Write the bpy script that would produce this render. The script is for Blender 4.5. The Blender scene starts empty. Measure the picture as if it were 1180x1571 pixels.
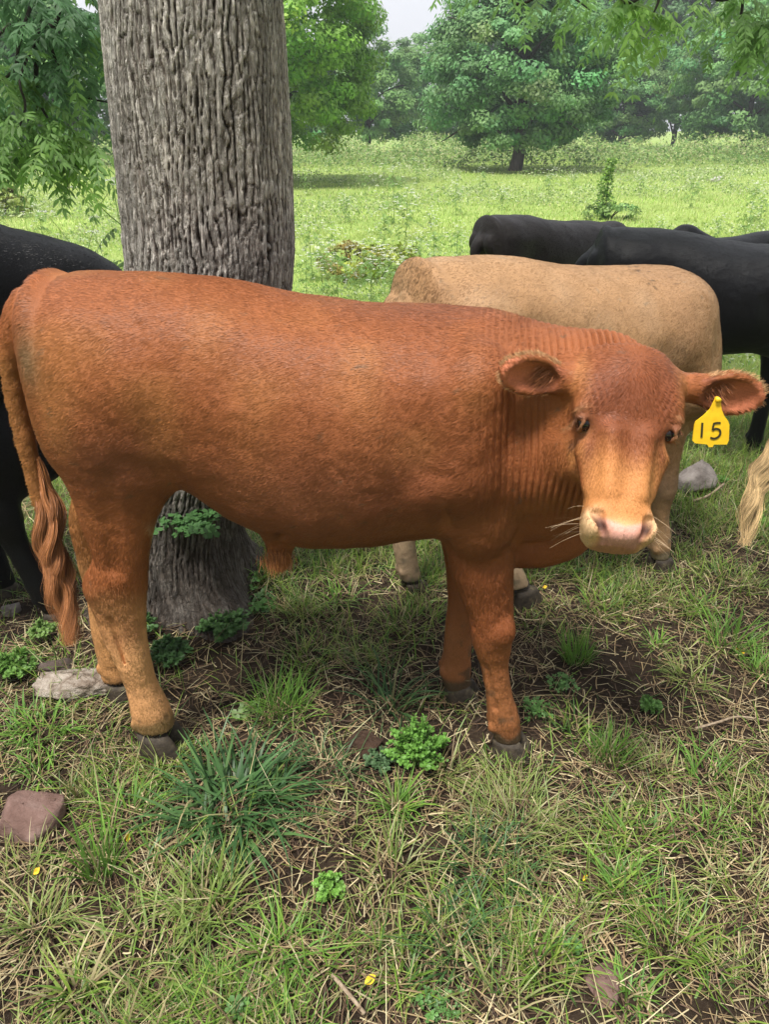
import bpy, math
import numpy as np
from mathutils import Vector, Matrix
R = math.radians
rng = np.random.default_rng(15)
scene = bpy.context.scene
# ------------------------------------------------------------------ camera
CAM_Z, PITCH, FPX, PW, PH = 1.6, 27.3, 1134.0, 1180.0, 1571.0
cam_d = bpy.data.cameras.new('camera'); cam = bpy.data.objects.new('camera', cam_d)
scene.collection.objects.link(cam); scene.camera = cam
cam_d.sensor_fit = 'VERTICAL'; cam_d.sensor_height = 24.0; cam_d.lens = 24.0*FPX/PH
cam.location = (0, 0, CAM_Z); cam.rotation_euler = (R(90-PITCH), 0, 0)
cam_d.clip_start = 0.02; cam_d.clip_end = 2000
# ------------------------------------------------------------------ sky and sun (bright overcast)
SUN_EL, SUN_ROT = 66.0, 218.0      # high, behind and to the left of the camera
world = bpy.data.worlds.new('World'); scene.world = world; world.use_nodes = True
wn, wl = world.node_tree.nodes, world.node_tree.links
bg = wn['Background']
sky = wn.new('ShaderNodeTexSky'); sky.sky_type = 'NISHITA'; sky.sun_disc = False
sky.sun_elevation = R(SUN_EL); sky.sun_rotation = R(SUN_ROT); sky.air_density = 1.0; sky.dust_density = 4.0
geo = wn.new('ShaderNodeTexCoord'); sep = wn.new('ShaderNodeSeparateXYZ')
wl.new(geo.outputs['Generated'], sep.inputs[0])
grad = wn.new('ShaderNodeMapRange'); grad.inputs['From Min'].default_value = -0.05; grad.inputs['From Max'].default_value = 0.9
grad.inputs['To Min'].default_value = 6.4; grad.inputs['To Max'].default_value = 16.0
wl.new(sep.outputs['Z'], grad.inputs['Value'])
cn = wn.new('ShaderNodeTexNoise'); cn.inputs['Scale'].default_value = 2.2; cn.inputs['Detail'].default_value = 6
wl.new(geo.outputs['Generated'], cn.inputs['Vector'])
cr = wn.new('ShaderNodeMapRange'); cr.inputs['To Min'].default_value = 0.86; cr.inputs['To Max'].default_value = 1.14
wl.new(cn.outputs['Fac'], cr.inputs['Value'])
cm = wn.new('ShaderNodeMath'); cm.operation = 'MULTIPLY'
wl.new(grad.outputs[0], cm.inputs[0]); wl.new(cr.outputs[0], cm.inputs[1])
side = wn.new('ShaderNodeMapRange'); side.inputs['From Min'].default_value = -0.7; side.inputs['From Max'].default_value = 0.5
side.inputs['To Min'].default_value = 0.38; side.inputs['To Max'].default_value = 1.12; wl.new(sep.outputs['Y'], side.inputs['Value'])
cm2 = wn.new('ShaderNodeMath'); cm2.operation = 'MULTIPLY'; wl.new(cm.outputs[0], cm2.inputs[0]); wl.new(side.outputs[0], cm2.inputs[1])
cc = wn.new('ShaderNodeVectorMath'); cc.operation = 'SCALE'; cc.inputs[0].default_value = (0.965, 0.975, 1.03)
wl.new(cm2.outputs[0], cc.inputs['Scale'])
mx = wn.new('ShaderNodeMix'); mx.data_type = 'RGBA'; mx.inputs['Factor'].default_value = 0.9
wl.new(sky.outputs[0], mx.inputs['A']); wl.new(cc.outputs[0], mx.inputs['B'])
wl.new(mx.outputs['Result'], bg.inputs['Color']); bg.inputs['Strength'].default_value = 0.08
sd = bpy.data.lights.new('sun', 'SUN'); sd.energy = 4.0; sd.angle = R(12); sd.color = (1.0, 0.955, 0.89)
sun = bpy.data.objects.new('sun', sd); scene.collection.objects.link(sun)
_e, _a = R(SUN_EL), R(SUN_ROT)
_dir = Vector((math.sin(_a)*math.cos(_e), math.cos(_a)*math.cos(_e), math.sin(_e)))
sun.rotation_euler = (-_dir).to_track_quat('-Z', 'Y').to_euler()
vs = scene.view_settings
vs.view_transform = 'Standard'; vs.look = 'None'; vs.exposure = 0.55; vs.gamma = 1.0; vs.use_curve_mapping = False
scene.render.engine = 'CYCLES'
scene.cycles.max_bounces = 6; scene.cycles.diffuse_bounces = 3; scene.cycles.transparent_max_bounces = 8
scene.cycles.use_denoising = True

_th = R(PITCH); _c, _s = math.cos(_th), math.sin(_th)
def P(px, py, Y=None, Z=None):
    """point of the place seen at photo pixel (px, py) at distance Y in front, or at height Z"""
    u = (px-PW/2)/FPX; v = (PH/2-py)/FPX
    d = np.array((u, _c+v*_s, -_s+v*_c))
    k = Y/d[1] if Y is not None else (Z-CAM_Z)/d[2]
    return d*k + np.array((0, 0, CAM_Z))

# ------------------------------------------------------------------ mesh and material helpers
def link(o, parent=None):
    scene.collection.objects.link(o)
    if parent is not None: o.parent = parent
    return o
def tag(o, label=None, cat=None, group=None, kind=None):
    if label: o['label'] = label
    if cat: o['category'] = cat
    if group: o['group'] = group
    if kind: o['kind'] = kind
    return o
def empty(name, loc, rz=0):
    o = bpy.data.objects.new(name, None); o.location = tuple(float(a) for a in loc); o.rotation_euler = (0, 0, rz)
    o.empty_display_size = 0.1
    return link(o)
def mesh_np(name, V, F, mat, parent=None, smooth=True, attrs=None, loc=None):
    """V (n,3); F an (m,k) array or a list of such arrays; attrs {name: (n,) or (n,3)} on points"""
    if not isinstance(F, (list, tuple)): F = [F]
    F = [np.asarray(f, np.int32) for f in F if len(f)]
    me = bpy.data.meshes.new(name)
    V = np.ascontiguousarray(V, np.float32)
    me.vertices.add(len(V)); me.vertices.foreach_set('co', V.ravel())
    idx = np.concatenate([f.ravel() for f in F]); cnt = np.concatenate([np.full(len(f), f.shape[1], np.int32) for f in F])
    me.loops.add(len(idx)); me.loops.foreach_set('vertex_index', idx)
    me.polygons.add(len(cnt)); st = np.concatenate([[0], np.cumsum(cnt)[:-1]]).astype(np.int32)
    me.polygons.foreach_set('loop_start', st)
    me.polygons.foreach_set('use_smooth', np.full(len(cnt), bool(smooth)))
    for k, a in (attrs or {}).items():
        a = np.ascontiguousarray(a, np.float32)
        if a.ndim == 1:
            me.attributes.new(k, 'FLOAT', 'POINT').data.foreach_set('value', a)
        else:
            me.attributes.new(k, 'FLOAT_VECTOR', 'POINT').data.foreach_set('vector', a.ravel())
    me.update(calc_edges=True); me.validate()
    if mat is not None: me.materials.append(mat)
    o = bpy.data.objects.new(name, me)
    if loc is not None: o.location = tuple(float(a) for a in loc)
    return link(o, parent)
class Mat:
    def __init__(s, name, rough=0.8, spec=0.3):
        s.m = bpy.data.materials.new(name); s.m.use_nodes = True
        s.n, s.l = s.m.node_tree.nodes, s.m.node_tree.links
        s.b = s.n['Principled BSDF']; s.b.inputs['Roughness'].default_value = rough
        s.b.inputs['Specular IOR Level'].default_value = spec
    def node(s, t, **kw):
        nd = s.n.new('ShaderNode'+t)
        for k, v in kw.items():
            if hasattr(nd, k): setattr(nd, k, v)
        return nd
    def attr(s, name, out='Fac'):
        nd = s.n.new('ShaderNodeAttribute'); nd.attribute_name = name; return nd.outputs[out]
    def coord(s, out='Object'): return s.n.new('ShaderNodeTexCoord').outputs[out]
    def mapping(s, src, scale=(1, 1, 1)):
        nd = s.n.new('ShaderNodeMapping'); nd.inputs['Scale'].default_value = scale; s.l.new(src, nd.inputs[0]); return nd.outputs[0]
    def noise(s, vec, scale, detail=4, rough=0.5, out='Fac', dist=0.0):
        nd = s.n.new('ShaderNodeTexNoise'); nd.inputs['Scale'].default_value = scale; nd.inputs['Detail'].default_value = detail
        nd.inputs['Roughness'].default_value = rough; nd.inputs['Distortion'].default_value = dist
        s.l.new(vec, nd.inputs['Vector']); return nd.outputs[out]
    def ramp(s, src, stops):
        nd = s.n.new('ShaderNodeValToRGB'); e = nd.color_ramp.elements
        while len(e) < len(stops): e.new(0.5)
        for el, (p, c) in zip(e, stops):
            el.position = p; el.color = (*c, 1) if len(c) == 3 else c
        s.l.new(src, nd.inputs[0]); return nd.outputs[0]
    def rng(s, src, a, b, c, d):
        nd = s.n.new('ShaderNodeMapRange')
        for k, v in zip(('From Min', 'From Max', 'To Min', 'To Max'), (a, b, c, d)): nd.inputs[k].default_value = v
        s.l.new(src, nd.inputs['Value']); return nd.outputs[0]
    def mix(s, a, b, f, mode='MIX'):
        nd = s.n.new('ShaderNodeMix'); nd.data_type = 'RGBA'; nd.blend_type = mode
        for v, k in ((a, 'A'), (b, 'B'), (f, 'Factor')):
            if isinstance(v, bpy.types.NodeSocket): s.l.new(v, nd.inputs[k])
            elif k == 'Factor': nd.inputs[k].default_value = v
            else: nd.inputs[k].default_value = (*v, 1)
        return nd.outputs['Result']
    def scale(s, col, f):
        nd = s.n.new('ShaderNodeVectorMath'); nd.operation = 'SCALE'; s.l.new(col, nd.inputs[0])
        if isinstance(f, bpy.types.NodeSocket): s.l.new(f, nd.inputs['Scale'])
        else: nd.inputs['Scale'].default_value = f
        return nd.outputs[0]
    def math(s, op, a, b=0.0):
        nd = s.n.new('ShaderNodeMath'); nd.operation = op
        for i, v in enumerate((a, b)):
            if isinstance(v, bpy.types.NodeSocket): s.l.new(v, nd.inputs[i])
            else: nd.inputs[i].default_value = v
        return nd.outputs[0]
    def bump(s, h, strength=0.5, dist=0.01):
        nd = s.n.new('ShaderNodeBump'); nd.inputs['Strength'].default_value = strength; nd.inputs['Distance'].default_value = dist
        s.l.new(h, nd.inputs['Height']); s.l.new(nd.outputs[0], s.b.inputs['Normal']); return nd
    def color(s, c):
        if isinstance(c, bpy.types.NodeSocket): s.l.new(c, s.b.inputs['Base Color'])
        else: s.b.inputs['Base Color'].default_value = (*c, 1)
        return s
def hsh(i, k=0):
    return np.modf(np.sin(np.asarray(i, float)*12.9898+k*78.233)*43758.5453)[0] % 1.0
def vnoise(p, seed=0):
    """smooth value noise, p (n,3) -> (n,) in -1..1"""
    p = np.asarray(p, np.float64); i = np.floor(p).astype(np.int64); f = p-i; f = f*f*(3-2*f)
    out = np.zeros(len(p))
    for dx in (0, 1):
        for dy in (0, 1):
            for dz in (0, 1):
                h = ((i[:, 0]+dx)*73856093 ^ (i[:, 1]+dy)*19349663 ^ (i[:, 2]+dz)*83492791 ^ (seed*2654435)) & 0x7fffffff
                h = (h*1103515245+12345) & 0x7fffffff; h = ((h >> 8) ^ h) & 0xffff
                w = (f[:, 0] if dx else 1-f[:, 0])*(f[:, 1] if dy else 1-f[:, 1])*(f[:, 2] if dz else 1-f[:, 2])
                out += w*(h/32767.5-1)
    return out
def sstep(a, b, x):
    t = np.clip((x-a)/(b-a), 0, 1); return t*t*(3-2*t)
def gauss(x, m, s): return np.exp(-((x-m)/s)**2)
def unit(v): v = np.asarray(v, float); return v/np.maximum(np.linalg.norm(v, axis=-1, keepdims=True), 1e-9)

# ------------------------------------------------------------------ implicit surfaces (bodies are one continuous skin)
def spline_rows(st, n=240):
    st = np.asarray(st, float); t = st[:, 0]; tt = np.linspace(t[0], t[-1], n)
    m = np.gradient(st, t, axis=0)
    i = np.clip(np.searchsorted(t, tt, side='right')-1, 0, len(t)-2)
    h = (t[i+1]-t[i])[:, None]; u = ((tt-t[i])[:, None])/h
    return ((2*u**3-3*u**2+1)*st[i]+(u**3-2*u**2+u)*h*m[i]+(-2*u**3+3*u**2)*st[i+1]+(u**3-u**2)*h*m[i+1])
class Field:
    def __init__(s, lo, hi, vox):
        s.lo = np.array(lo, float); s.vox = vox; s.n = np.ceil((np.array(hi)-s.lo)/vox).astype(int)+1
        s.f = np.full(tuple(s.n), 0.5, np.float32)
    def box(s, lo, hi, m):
        a = np.clip(np.floor((np.array(lo)-m-s.lo)/s.vox).astype(int), 0, s.n); b = np.clip(np.ceil((np.array(hi)+m-s.lo)/s.vox).astype(int)+1, 0, s.n)
        if np.any(b <= a): return None, None
        sl = tuple(slice(i, j) for i, j in zip(a, b))
        g = [((np.arange(i, j)*s.vox)+l).astype(np.float32) for i, j, l in zip(a, b, s.lo)]
        return sl, np.meshgrid(*g, indexing='ij', sparse=True)
    def put(s, sl, d, k, sub=False):
        a = s.f[sl]
        if sub: a = -a
        if k > 0:
            h = np.maximum(k-np.abs(a-d), 0)/k; r = np.minimum(a, d)-h*h*k*0.25
        else: r = np.minimum(a, d)
        s.f[sl] = -r if sub else r
    def capsule(s, p, q, r1, r2, k=0.02, sub=False):
        p, q = np.array(p, float), np.array(q, float); rr = max(r1, r2)
        sl, g = s.box(np.minimum(p, q)-rr, np.maximum(p, q)+rr, k+0.02)
        if sl is None: return
        d = q-p; L2 = max(d@d, 1e-9)
        t = np.clip(((g[0]-p[0])*d[0]+(g[1]-p[1])*d[1]+(g[2]-p[2])*d[2])/L2, 0, 1)
        dist = np.sqrt((g[0]-p[0]-t*d[0])**2+(g[1]-p[1]-t*d[1])**2+(g[2]-p[2]-t*d[2])**2)-(r1+(r2-r1)*t)
        s.put(sl, (-dist if False else dist).astype(np.float32), k, sub)
    def chain(s, pts, k=0.02):
        pts = np.asarray(pts, float); t = np.arange(len(pts))
        d = spline_rows(np.column_stack([t, pts]), max(2, (len(pts)-1)*3+1))[:, 1:]
        for a, b in zip(d[:-1], d[1:]): s.capsule(a[:3], b[:3], a[3], b[3], k)
    def ellipsoid(s, c, r, k=0.02, M=None, sub=False):
        c, r = np.array(c, float), np.array(r, float); M = np.eye(3) if M is None else np.asarray(M, float)
        ext = np.sqrt(((M*r[None, :])**2).sum(1))
        sl, g = s.box(c-ext, c+ext, k+0.02)
        if sl is None: return
        x, y, z = g[0]-c[0], g[1]-c[1], g[2]-c[2]; q = 0; q2 = 0
        for i in range(3):
            u = (x*M[0, i]+y*M[1, i]+z*M[2, i])/r[i]; q = q+u*u; q2 = q2+(u/r[i])**2
        q = np.sqrt(q); q2 = np.sqrt(q2)
        s.put(sl, (q*(q-1)/np.maximum(q2, 1e-6)).astype(np.float32), k, sub)
    def loft(s, st, k=0.03, M=None, o=(0, 0, 0)):
        """stations [t, a, b, ra, rb_up, rb_down, e]; M columns = (a, b, t) axes"""
        D = spline_rows(st); M = np.eye(3) if M is None else np.asarray(M, float); o = np.array(o, float)
        rm = D[:, 3:6].max()
        cs = o+D[:, 1:2]*M[:, 0]+D[:, 2:3]*M[:, 1]+D[:, 0:1]*M[:, 2]
        sl, g = s.box(cs.min(0)-rm, cs.max(0)+rm, k+0.02)
        x, y, z = g[0]-o[0], g[1]-o[1], g[2]-o[2]
        a = x*M[0, 0]+y*M[1, 0]+z*M[2, 0]; b = x*M[0, 1]+y*M[1, 1]+z*M[2, 1]; t = x*M[0, 2]+y*M[1, 2]+z*M[2, 2]
        a, b, t = np.broadcast_arrays(a, b, t)
        u = np.clip((t-D[0, 0])/(D[-1, 0]-D[0, 0])*(len(D)-1), 0, len(D)-1.001); i = u.astype(np.int32); f = (u-i).astype(np.float32)
        D = D.astype(np.float32)
        G = lambda j: D[i, j]*(1-f)+D[i+1, j]*f
        da = np.abs(a-G(1)); db = b-G(2); ra = np.maximum(G(3), 0.004); rb = np.maximum(np.where(db > 0, G(4), G(5)), 0.004); e = G(6)
        n = ((da/ra)**e+(np.abs(db)/rb)**e)**(1/e)
        rho = np.sqrt(da**2+db**2); rad = np.where(n > 1, rho*(1-1/np.maximum(n, 1e-3)), (n-1)*np.minimum(ra, rb)); ax = np.maximum(D[0, 0]-t, t-D[-1, 0])
        d = np.where(ax > 0, np.sqrt(np.maximum(rad, 0)**2+ax**2), rad)
        s.put(sl, d.astype(np.float32), k)
    def mesh(s):
        f = s.f; ins = f < 0; nx, ny, nz = f.shape
        C = [(i, j, k) for i in (0, 1) for j in (0, 1) for k in (0, 1)]
        cnt = np.zeros((nx-1, ny-1, nz-1), np.int8)
        for i, j, k in C: cnt += ins[i:nx-1+i, j:ny-1+j, k:nz-1+k]
        cells = np.argwhere((cnt > 0) & (cnt < 8)); del cnt
        idx = np.full((nx-1, ny-1, nz-1), -1, np.int32); idx[tuple(cells.T)] = np.arange(len(cells))
        acc = np.zeros((len(cells), 3)); w = np.zeros(len(cells))
        vals = {c: f[cells[:, 0]+c[0], cells[:, 1]+c[1], cells[:, 2]+c[2]] for c in C}
        for c in C:
            for ax in range(3):
                if c[ax]: continue
                c2 = list(c); c2[ax] = 1; va, vb = vals[c], vals[tuple(c2)]
                cr = (va < 0) != (vb < 0); t = np.where(cr, va/np.where(cr, va-vb, 1), 0)
                p = np.tile(np.array(c, float), (len(cells), 1)); p[:, ax] = t
                acc += p*cr[:, None]; w += cr
        V = (cells+acc/w[:, None])*s.vox+s.lo
        quads = []
        for ax in range(3):
            a1, a2 = [(1, 2), (2, 0), (0, 1)][ax]
            sh = [slice(None)]*3; sh[ax] = slice(0, -1); sh2 = [slice(None)]*3; sh2[ax] = slice(1, None)
            A, B = ins[tuple(sh)], ins[tuple(sh2)]
            e = np.argwhere(A != B)
            e = e[(e[:, a1] > 0) & (e[:, a2] > 0) & (e[:, a1] < f.shape[a1]-1) & (e[:, a2] < f.shape[a2]-1)]
            def at(d1, d2):
                q = e.copy(); q[:, a1] -= d1; q[:, a2] -= d2; return idx[tuple(q.T)]
            Q = np.stack([at(0, 0), at(1, 0), at(1, 1), at(0, 1)], 1)
            fl = ~A[tuple(e.T)]; Q[fl] = Q[fl][:, ::-1]
            quads.append(Q)
        Q = np.concatenate(quads); Q = Q[(Q >= 0).all(1)]
        # gentle relaxation
        for _ in range(2):
            S = np.zeros_like(V); n = np.zeros(len(V))
            for a in range(4):
                for b in (1, 3):
                    np.add.at(S, Q[:, a], V[Q[:, (a+b) % 4]]) if False else None
            for a in range(4):
                for b in (1, 3):
                    i0, i1 = Q[:, a], Q[:, (a+b) % 4]
                    for c in range(3): S[:, c] += np.bincount(i0, V[i1, c], len(V))
                    n += np.bincount(i0, minlength=len(V))
            V = V*0.5+0.5*S/np.maximum(n, 1)[:, None]
        return V, Q
def vert_normals(V, Q):
    N = np.cross(V[Q[:, 2]]-V[Q[:, 0]], V[Q[:, 3]]-V[Q[:, 1]]); out = np.zeros_like(V)
    for a in range(4):
        for c in range(3): out[:, c] += np.bincount(Q[:, a], N[:, c], len(V))
    return unit(out), np.linalg.norm(N, axis=1)*0.5
def tube_np(pts, rad, seg=8):
    """closed tube along pts"""
    pts = np.asarray(pts, float); rad = np.broadcast_to(rad, len(pts)); T = unit(np.gradient(pts, axis=0))
    ref = np.array((0.13, 0.9, 0.41)); a = unit(np.cross(T, ref)); b = np.cross(T, a)
    an = np.linspace(0, 2*np.pi, seg, endpoint=False)
    V = pts[:, None]+rad[:, None, None]*(np.cos(an)[None, :, None]*a[:, None]+np.sin(an)[None, :, None]*b[:, None])
    n = len(pts); i = np.arange(n-1)[:, None]*seg; j = np.arange(seg)[None]; j2 = (j+1) % seg
    Q = np.stack([i+j, i+j2, i+seg+j2, i+seg+j], -1).reshape(-1, 4)
    V = np.concatenate([V.reshape(-1, 3), pts[:1], pts[-1:]]); k = np.arange(seg); k2 = (k+1) % seg
    T1 = np.stack([k2, k, np.full(seg, n*seg)], 1); T2 = np.stack([(n-1)*seg+k, (n-1)*seg+k2, np.full(seg, n*seg+1)], 1)
    return V, [Q, np.concatenate([T1, T2])]
def merge(parts):
    """[(V, [F...])] -> V, [F by size]"""
    Vs, Fs, o = [], {}, 0
    for V, F in parts:
        if not isinstance(F, (list, tuple)): F = [F]
        Vs.append(V)
        for f in F:
            f = np.asarray(f)
            if len(f): Fs.setdefault(f.shape[1], []).append(f+o)
        o += len(V)
    return np.concatenate(Vs), [np.concatenate(f) for f in Fs.values()]
# ------------------------------------------------------------------ cattle
def coat_material(name, rough=0.62, spec=0.25, sheen=0.0):
    m = Mat(name, rough, spec); co = m.coord()
    n1 = m.noise(co, 14, 4, 0.6); n2 = m.noise(m.mapping(co, (60, 60, 22)), 6, 3, 0.6)
    f = m.math('MULTIPLY', m.rng(n1, 0.25, 0.75, 0.86, 1.14), m.rng(n2, 0.25, 0.75, 0.8, 1.2))
    m.color(m.scale(m.attr('tint', 'Vector'), f)); m.bump(n2, 0.35, 0.004)
    return m.m
def fur_material(name, rough=0.5, spec=0.22):
    m = Mat(name, rough, spec); m.color(m.attr('tint', 'Vector')); m.l.new(m.attr('sn', 'Vector'), m.b.inputs['Normal'])
    return m.m
MAT_COAT = coat_material('cattle_coat'); MAT_FUR = fur_material('cattle_fur')
MAT_COAT_BLACK = coat_material('black_coat', .5, .18); MAT_FUR_BLACK = fur_material('black_fur', .48, .16)
_m = Mat('hoof_horn', 0.7, 0.3); _c2 = _m.coord()
_m.color(_m.ramp(_m.noise(_c2, 40, 5, 0.7), [(0.3, (0.018, 0.014, 0.011)), (0.55, (0.055, 0.043, 0.030)), (0.75, (0.13, 0.11, 0.06))])); _m.bump(_m.noise(_c2, 90, 4), 0.6, 0.004); MAT_HOOF = _m.m
MAT_EYE = Mat('eye_gloss', 0.06, 0.6).color((0.012, 0.008, 0.007)).m
MAT_LASH = Mat('dark_skin', 0.5, 0.4).color((0.03, 0.018, 0.014)).m

O_MAIN = np.array((-0.15, 1.72, 0.0))
def LP(px, py, y): return P(px, py, Y=1.72+y)-O_MAIN
def leg_rows(rows, y, dy=0.0, depth=0.9):
    out = []
    for r in rows:
        pl, pr, py = r[:3]; a, b = LP(pl, py, y), LP(pr, py, y)
        w = (b[0]-a[0])/2*(1-.09*sstep(.62, .45, a[2])); out.append([a[2], (a[0]+b[0])/2, y, w, w*(r[3] if len(r) > 3 else depth), w*(r[3] if len(r) > 3 else depth), 2.2])
    return sorted(out)
def torso_rows():
    st = []
    for px, t, b, w in ((28, 485, 560, .035), (45, 440, 650, .11), (100, 419, 720, .195), (190, 418, 752, .232), (265, 420, 752, .235), (350, 430, 800, .25), (450, 452, 836, .275),
                        (560, 464, 834, .28), (650, 469, 822, .27), (720, 473, 818, .25), (780, 480, 812, .20), (840, 505, 815, .15), (885, 545, 805, .10), (915, 600, 780, .05)):
        x = LP(px, (t+b)/2, -0.08)[0]; zt = LP(px, t, 0.02)[2]; zb = LP(px, b, -0.12)[2]-0.028; zc = zt-(zt-zb)*0.47
        st.append([x, 0.0, zc, w, zt-zc, zc-zb, 2.25])
    return st
HIND_NEAR = leg_rows([(102, 300, 690, .55), (112, 262, 755, .55), (128, 238, 805, .62), (143, 229, 850, .72), (129, 227, 897, .62), (141, 226, 945, .6), (160, 229, 988, .75), (176, 234, 1015), (190, 244, 1048), (199, 262, 1088), (205, 270, 1110), (214, 272, 1135), (222, 272, 1150)], -0.125)
FRONT_NEAR = leg_rows([(650, 830, 680, .5), (664, 806, 740, .5), (676, 794, 800, .55), (690, 790, 870, .7), (711, 790, 940, .85), (720, 790, 985, .95), (731, 783, 1015, .95), (742, 787, 1060, .95), (747, 799, 1103), (756, 801, 1130), (764, 802, 1150)], -0.125)
FRONT_FAR = leg_rows([(660, 800, 760, .5), (676, 760, 830, .6), (684, 738, 900, .8), (682, 728, 960, .9), (679, 724, 1000, .95), (674, 724, 1030), (680, 724, 1050), (688, 722, 1062)], 0.115)
HIND_FAR = leg_rows([(125, 250, 690, .5), (112, 215, 755, .55), (108, 186, 805, .6), (116, 180, 850, .6), (126, 182, 900, .65), (138, 188, 960, .8), (148, 196, 1005), (156, 204, 1038), (168, 210, 1062)], 0.12)

def head_mask(s, n, t):
    hw = np.interp(t, [-.03, .02, .07, .115, .165, .215, .265, .31, .4, .44], [.07, .10, .112, .113, .108, .092, .075, .068, .078, .07])
    nb = np.interp(t, [.18, .34], [-.150, -.118])
    return sstep(.008, -.002, np.abs(s)-hw)*sstep(-.02, .02, n-nb)*(n < .06)*(t < .47)
class Head:
    """head frame: o = poll, f = towards the muzzle, n = out of the forehead, s = across"""
    def __init__(h, o, f, n, roll=0.0, kt=1.0):
        h.kt = kt; h.o = np.array(o, float); h.f = unit(f); n = np.array(n, float); n = unit(n-(n@h.f)*h.f); s = np.cross(n, h.f)
        h.n = unit(n*math.cos(roll)+s*math.sin(roll)); h.s = np.cross(h.n, h.f)
    def pt(h, s, n, t): return h.o+h.s*s+h.n*n+h.f*t*h.kt
    def loc(h, V): d = V-h.o; return d@h.s, d@h.n, d@h.f/h.kt
    @property
    def M(h): return np.column_stack([h.s, h.n, h.f])
def add_head(F, h, k=1.0):
    # t, a, b, half width, front, back, e
    F.loft([[r[0]*h.kt]+r[1:] for r in [[-.035, 0, -.075, .030, .030, .04, 2], [-.015, 0, -.07, .075, .066, .08, 2.1], [.02, 0, -.07, .096, .083, .10, 2.2], [.07, 0, -.075, .109, .094, .12, 2.3], [.115, 0, -.08, .109, .094, .125, 2.4],
            [.165, 0, -.085, .098, .088, .13, 2.5], [.215, 0, -.085, .080, .080, .12, 2.6], [.265, 0, -.08, .070, .070, .095, 2.6], [.31, 0, -.075, .063, .062, .07, 2.6], [.345, 0, -.072, .062, .060, .06, 2.6],
            [.375, 0, -.070, .066, .061, .058, 2.5], [.402, 0, -.070, .067, .058, .056, 2.5], [.430, 0, -.072, .062, .048, .052, 2.4], [.448, 0, -.075, .048, .030, .04, 2.2]]], 0.02, h.M, h.o)
    for sg in (-1, 1):
        F.ellipsoid(h.pt(sg*.078, -.022, .118), (.026, .020, .045), .03, h.M)            # brow
        F.capsule(h.pt(sg*.072, -.055, .235), h.pt(sg*.058, -.062, .31), .020, .012, .03)   # cheek ridge
        F.capsule(h.pt(sg*.034, -.010, .20), h.pt(sg*.030, -.018, .33), .010, .008, .03)    # nasal edge
        F.ellipsoid(h.pt(sg*.050, -.035, .404), (.017, .028, .028), .02, h.M)              # nostril wing
        F.ellipsoid(h.pt(sg*.074, -.150, .17), (.030, .045, .07), .04, h.M)               # jaw cheek
        F.capsule(h.pt(sg*.050, -.014, .390), h.pt(sg*.036, -.022, .428), .0125, .0060, .007, True)     # nostril
        F.capsule(h.pt(sg*.050, -.012, .392), h.pt(sg*.056, -.03, .384), .006, .004, .012, True)
        F.ellipsoid(h.pt(sg*.106, -.034, .179), (.020, .019, .0115), .010, h.M, True)       # eye socket
        F.ellipsoid(h.pt(sg*.094, -.028, .150), (.013, .020, .016), .014, h.M)             # brow over the eye
        F.chain([(*h.pt(sg*.088, -.057, .176), .004), (*h.pt(sg*.093, -.046, .168), .006), (*h.pt(sg*.096, -.032, .165), .0065), (*h.pt(sg*.093, -.018, .171), .006), (*h.pt(sg*.088, -.008, .180), .004)], .006)   # upper lid
        F.chain([(*h.pt(sg*.088, -.057, .182), .004), (*h.pt(sg*.091, -.044, .190), .0035), (*h.pt(sg*.091, -.030, .193), .0035), (*h.pt(sg*.092, -.016, .192), .0035), (*h.pt(sg*.085, -.004, .186), .003)], .006)  # lower lid
        F.capsule(h.pt(sg*.084, -.002, .200), h.pt(sg*.062, .006, .236), .005, .003, .02, True)
    F.ellipsoid(h.pt(0, -.030, .418), (.030, .022, .020), .02, h.M)                       # nose pad
def ear_frame(base, tip, face, roll=0):
    u = unit(np.array(tip)-np.array(base)); n = np.array(face, float); n = unit(n-(n@u)*u); w = np.cross(u, n)
    return np.column_stack([w, n, u])
def add_ear(F, base, tip, face, width=.043):
    M = ear_frame(base, tip, face); b, t = np.array(base), np.array(tip); L = np.linalg.norm(t-b)
    F.capsule(b-M[:, 2]*.03, b+M[:, 2]*.020, .030, .026, .03)
    def outer(g, off, sc, thin):
        return [[.0, 0, off, .027*sc, thin, thin, 2], [L*.22, 0, off, width*.72*sc, thin*1.2, thin*1.1, 2], [L*.5, 0, off, width*sc, thin*1.25, thin*1.1, 2], [L*.75, 0, off, width*.86*sc, thin, thin, 2], [L*.93, 0, off, width*.48*sc, thin*.8, thin*.8, 2], [L*1.0, 0, off, width*.15, thin*.5, thin*.5, 2]]
    F.loft(outer(0, 0, 1, .025), .012, M, b)

    F.ellipsoid(b+M[:, 2]*L*.54+M[:, 1]*.024, (width*.76, .025, L*.38), .012, M, True)
    return M

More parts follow.
